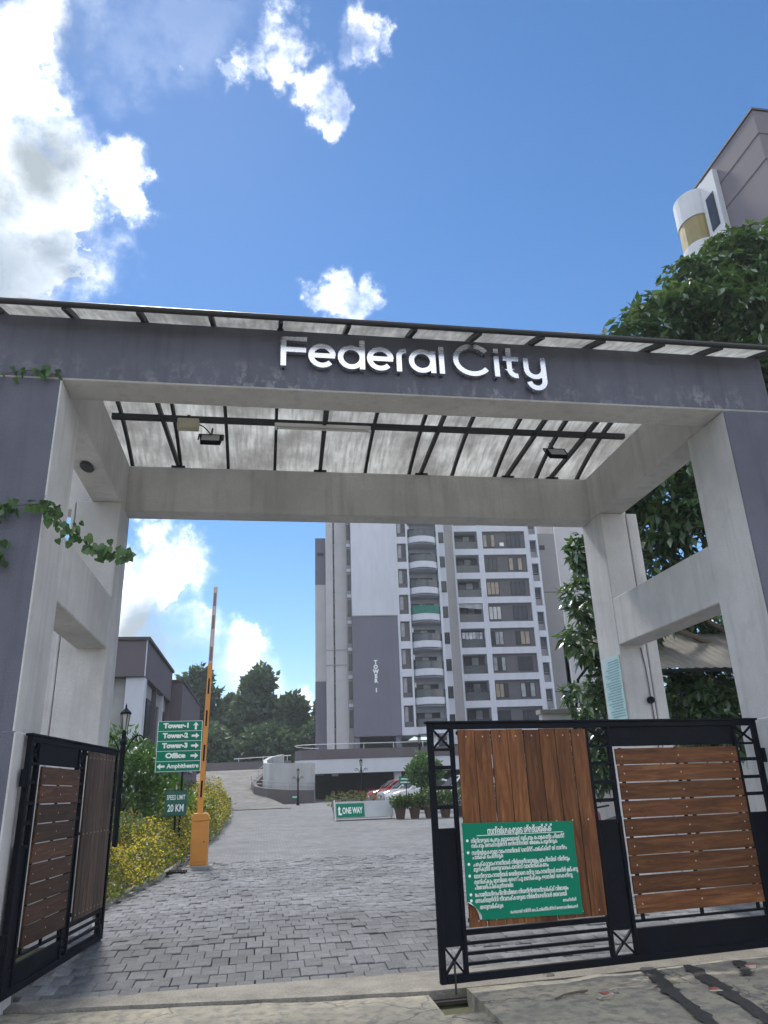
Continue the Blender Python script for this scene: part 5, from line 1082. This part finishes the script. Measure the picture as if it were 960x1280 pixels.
# planters
TERR = mat('terracotta', (.085, .05, .042), .85, 0, .2, 4, .2, 40); L_POT = leafmat('leaf_pot', (.025, .055, .015), (.09, .13, .035), .35, .5)
for i, (x, y, s_) in enumerate([(7.85, 26.2, .62), (8.45, 26.1, .7), (9.1, 26.15, 1.0), (9.75, 26.0, .85), (10.5, 26.1, 1.0), (11.3, 26.0, 1.0), (12.2, 26.1, .95)]):
    t = gthing('potted_shrub', ['brown pot with a sparse leafy shrub beside the ONE WAY board', 'brown pot shrub second from the ONE WAY board', 'tallest leafy pot shrub under the clipped tree', 'brown pot shrub fourth from the ONE WAY board', 'potted shrub fifth from the ONE WAY board', 'potted shrub sixth from the ONE WAY board', 'potted shrub at the far end of the pot row'][i], 'potted plant', x, y, None, 0, 'potted shrubs in a row')
    MB().lathe([(.0, 0), (.17, 0), (.24, .36), (.26, .38), (.26, .42), (.22, .42), (.20, .38), (.0, .37)], 14).obj('pot', TERR, t); n = 620; P, d, k_ = crown_points([(0, 0, .40+.36*s_, .42*s_), (.22, 0, .40+.5*s_, .3*s_), (-.22, .05, .40+.45*s_, .3*s_)], n, .3); s = .12*(.6+.8*RNG.random(n)); f = d+rand_dirs(n)*.7
    scatter('foliage', LEAF_V, LEAF_F, frames(n, f)*np.stack([s*.5, s, s*.6], 1)[:, None, :], P, L_POT, t); b = MB(); [b.tube((0, 0, .36), (q, .02, .42+.4*s_), .012, 5, .005) for q in (-.15, 0, .15)]; b.obj('stem', BARK, t)
for i, x in enumerate((5.5, 6.2, 6.9)):
    y = 29.3; t = gthing('potted_shrub', ['reddish flowering pot shrub behind the green half of the ONE WAY board', 'reddish flowering pot shrub behind the middle of the ONE WAY board', 'reddish flowering pot shrub behind the white half of the ONE WAY board'][i], 'potted plant', x, y, None, 0, 'flowering pots behind the board')
    MB().lathe([(.0, 0), (.17, 0), (.24, .36), (.26, .42), (.20, .42), (.0, .37)], 14).obj('pot', TERR, t); n = 260; P, d, k_ = crown_points([(0, 0, .75, .36), (.3, 0, .8, .28), (-.3, 0, .75, .28)], n, .3); s = .10*(.6+.8*RNG.random(n)); scatter('foliage', LEAF_V, LEAF_F, frames(n, d+rand_dirs(n)*.7)*np.stack([s*.5, s, s*.6], 1)[:, None, :], P, L_GREYG, t)
    n = 40; P, d, k_ = crown_points([(0, 0, .8, .38), (.3, 0, .85, .3), (-.3, 0, .8, .3)], n, .8); s = .06*np.ones(n); scatter('flowers', LEAF_V, LEAF_F, frames(n, d)*np.stack([s, s, s], 1)[:, None, :], P, leafmat('flower_red', (.30, .03, .03), (.5, .12, .10), .2) if i == 0 else MATS['flower_red'], t); b = MB(); [b.tube((0, 0, .36), (q, .02, .75), .012, 5, .005) for q in (-.2, 0, .2)]; b.obj('stem', BARK, t)
# clipped tree
tree('clipped_tree', 'round clipped tree standing among the parked cars', (1.55, 39.5, zc(1.55, 39.5)), [(0, 0, 1.92, .78), (.35, .1, 1.85, .6), (-.38, 0, 1.8, .55), (.1, .3, 2.1, .55)], 4200, .15, L_VINE, .075, droop=0.)
# litter
PAPER = mat('litter_paper', (.42, .37, .32), .7, 0, .2, 20); PRED = mat('litter_red', (.42, .10, .07), .6, 0, .2, 20)
for i, (x, y, a, lab) in enumerate([(4.75, -.50, .3, 'crushed white and red carton lying on a dark stain'), (5.60, -.62, .1, 'flattened red and white packet between the tar runs'), (6.35, .02, -.1, 'thin torn wrapper lying close to the gate'), (4.62, .36, .2, 'small white scrap on the sill under the gate')]):
    t = gthing('litter', lab, 'litter', x, y, .034 if i != 3 else .03, a); s_ = 1 if i < 2 else .7
    b = MB(); b.box(-.06*s_, .06*s_, -.035*s_, .035*s_, -.012, .018*s_); b.v = [(x_+random.gauss(0, .010), y_+random.gauss(0, .010), z_+random.gauss(0, .005)) for x_, y_, z_ in b.v]; b.obj('carton', PAPER, t, .004)
    if i != 3: b = MB(); b.box(-.03*s_, .035*s_, -.02*s_, .02*s_, .018*s_+.004, .018*s_+.008); b.obj('print', PRED, t)
t = gthing('twig', 'dark twig lying on the apron next to the crushed carton', 'twig', 4.52, -.40, .035, .2); MB().path([(-.17, -.03, 0), (-.05, .02, .008), (.06, .03, .01), (.18, .05, .004)], .008, 5).obj('branch', BARK, t); MB().path([(.06, .03, .01), (.10, -.03, .012)], .005, 5).obj('side_branch', BARK, t)

# ================================================================== thin humid air over the whole place
AIR = True
if AIR:
    m, nt, N, L, out = nodes('humid_air'); v = N('ShaderNodeVolumePrincipled'); v.inputs['Density'].default_value = .0007; v.inputs['Color'].default_value = (.90, .95, 1, 1); v.inputs['Anisotropy'].default_value = .2; L(v.outputs[0], out.inputs['Volume'])
    tag(MB().box(-1600, 1600, -1400, 2000, -2, 46).obj('haze', m), 'thin bluish haze in the air', 'haze', None, 'stuff')
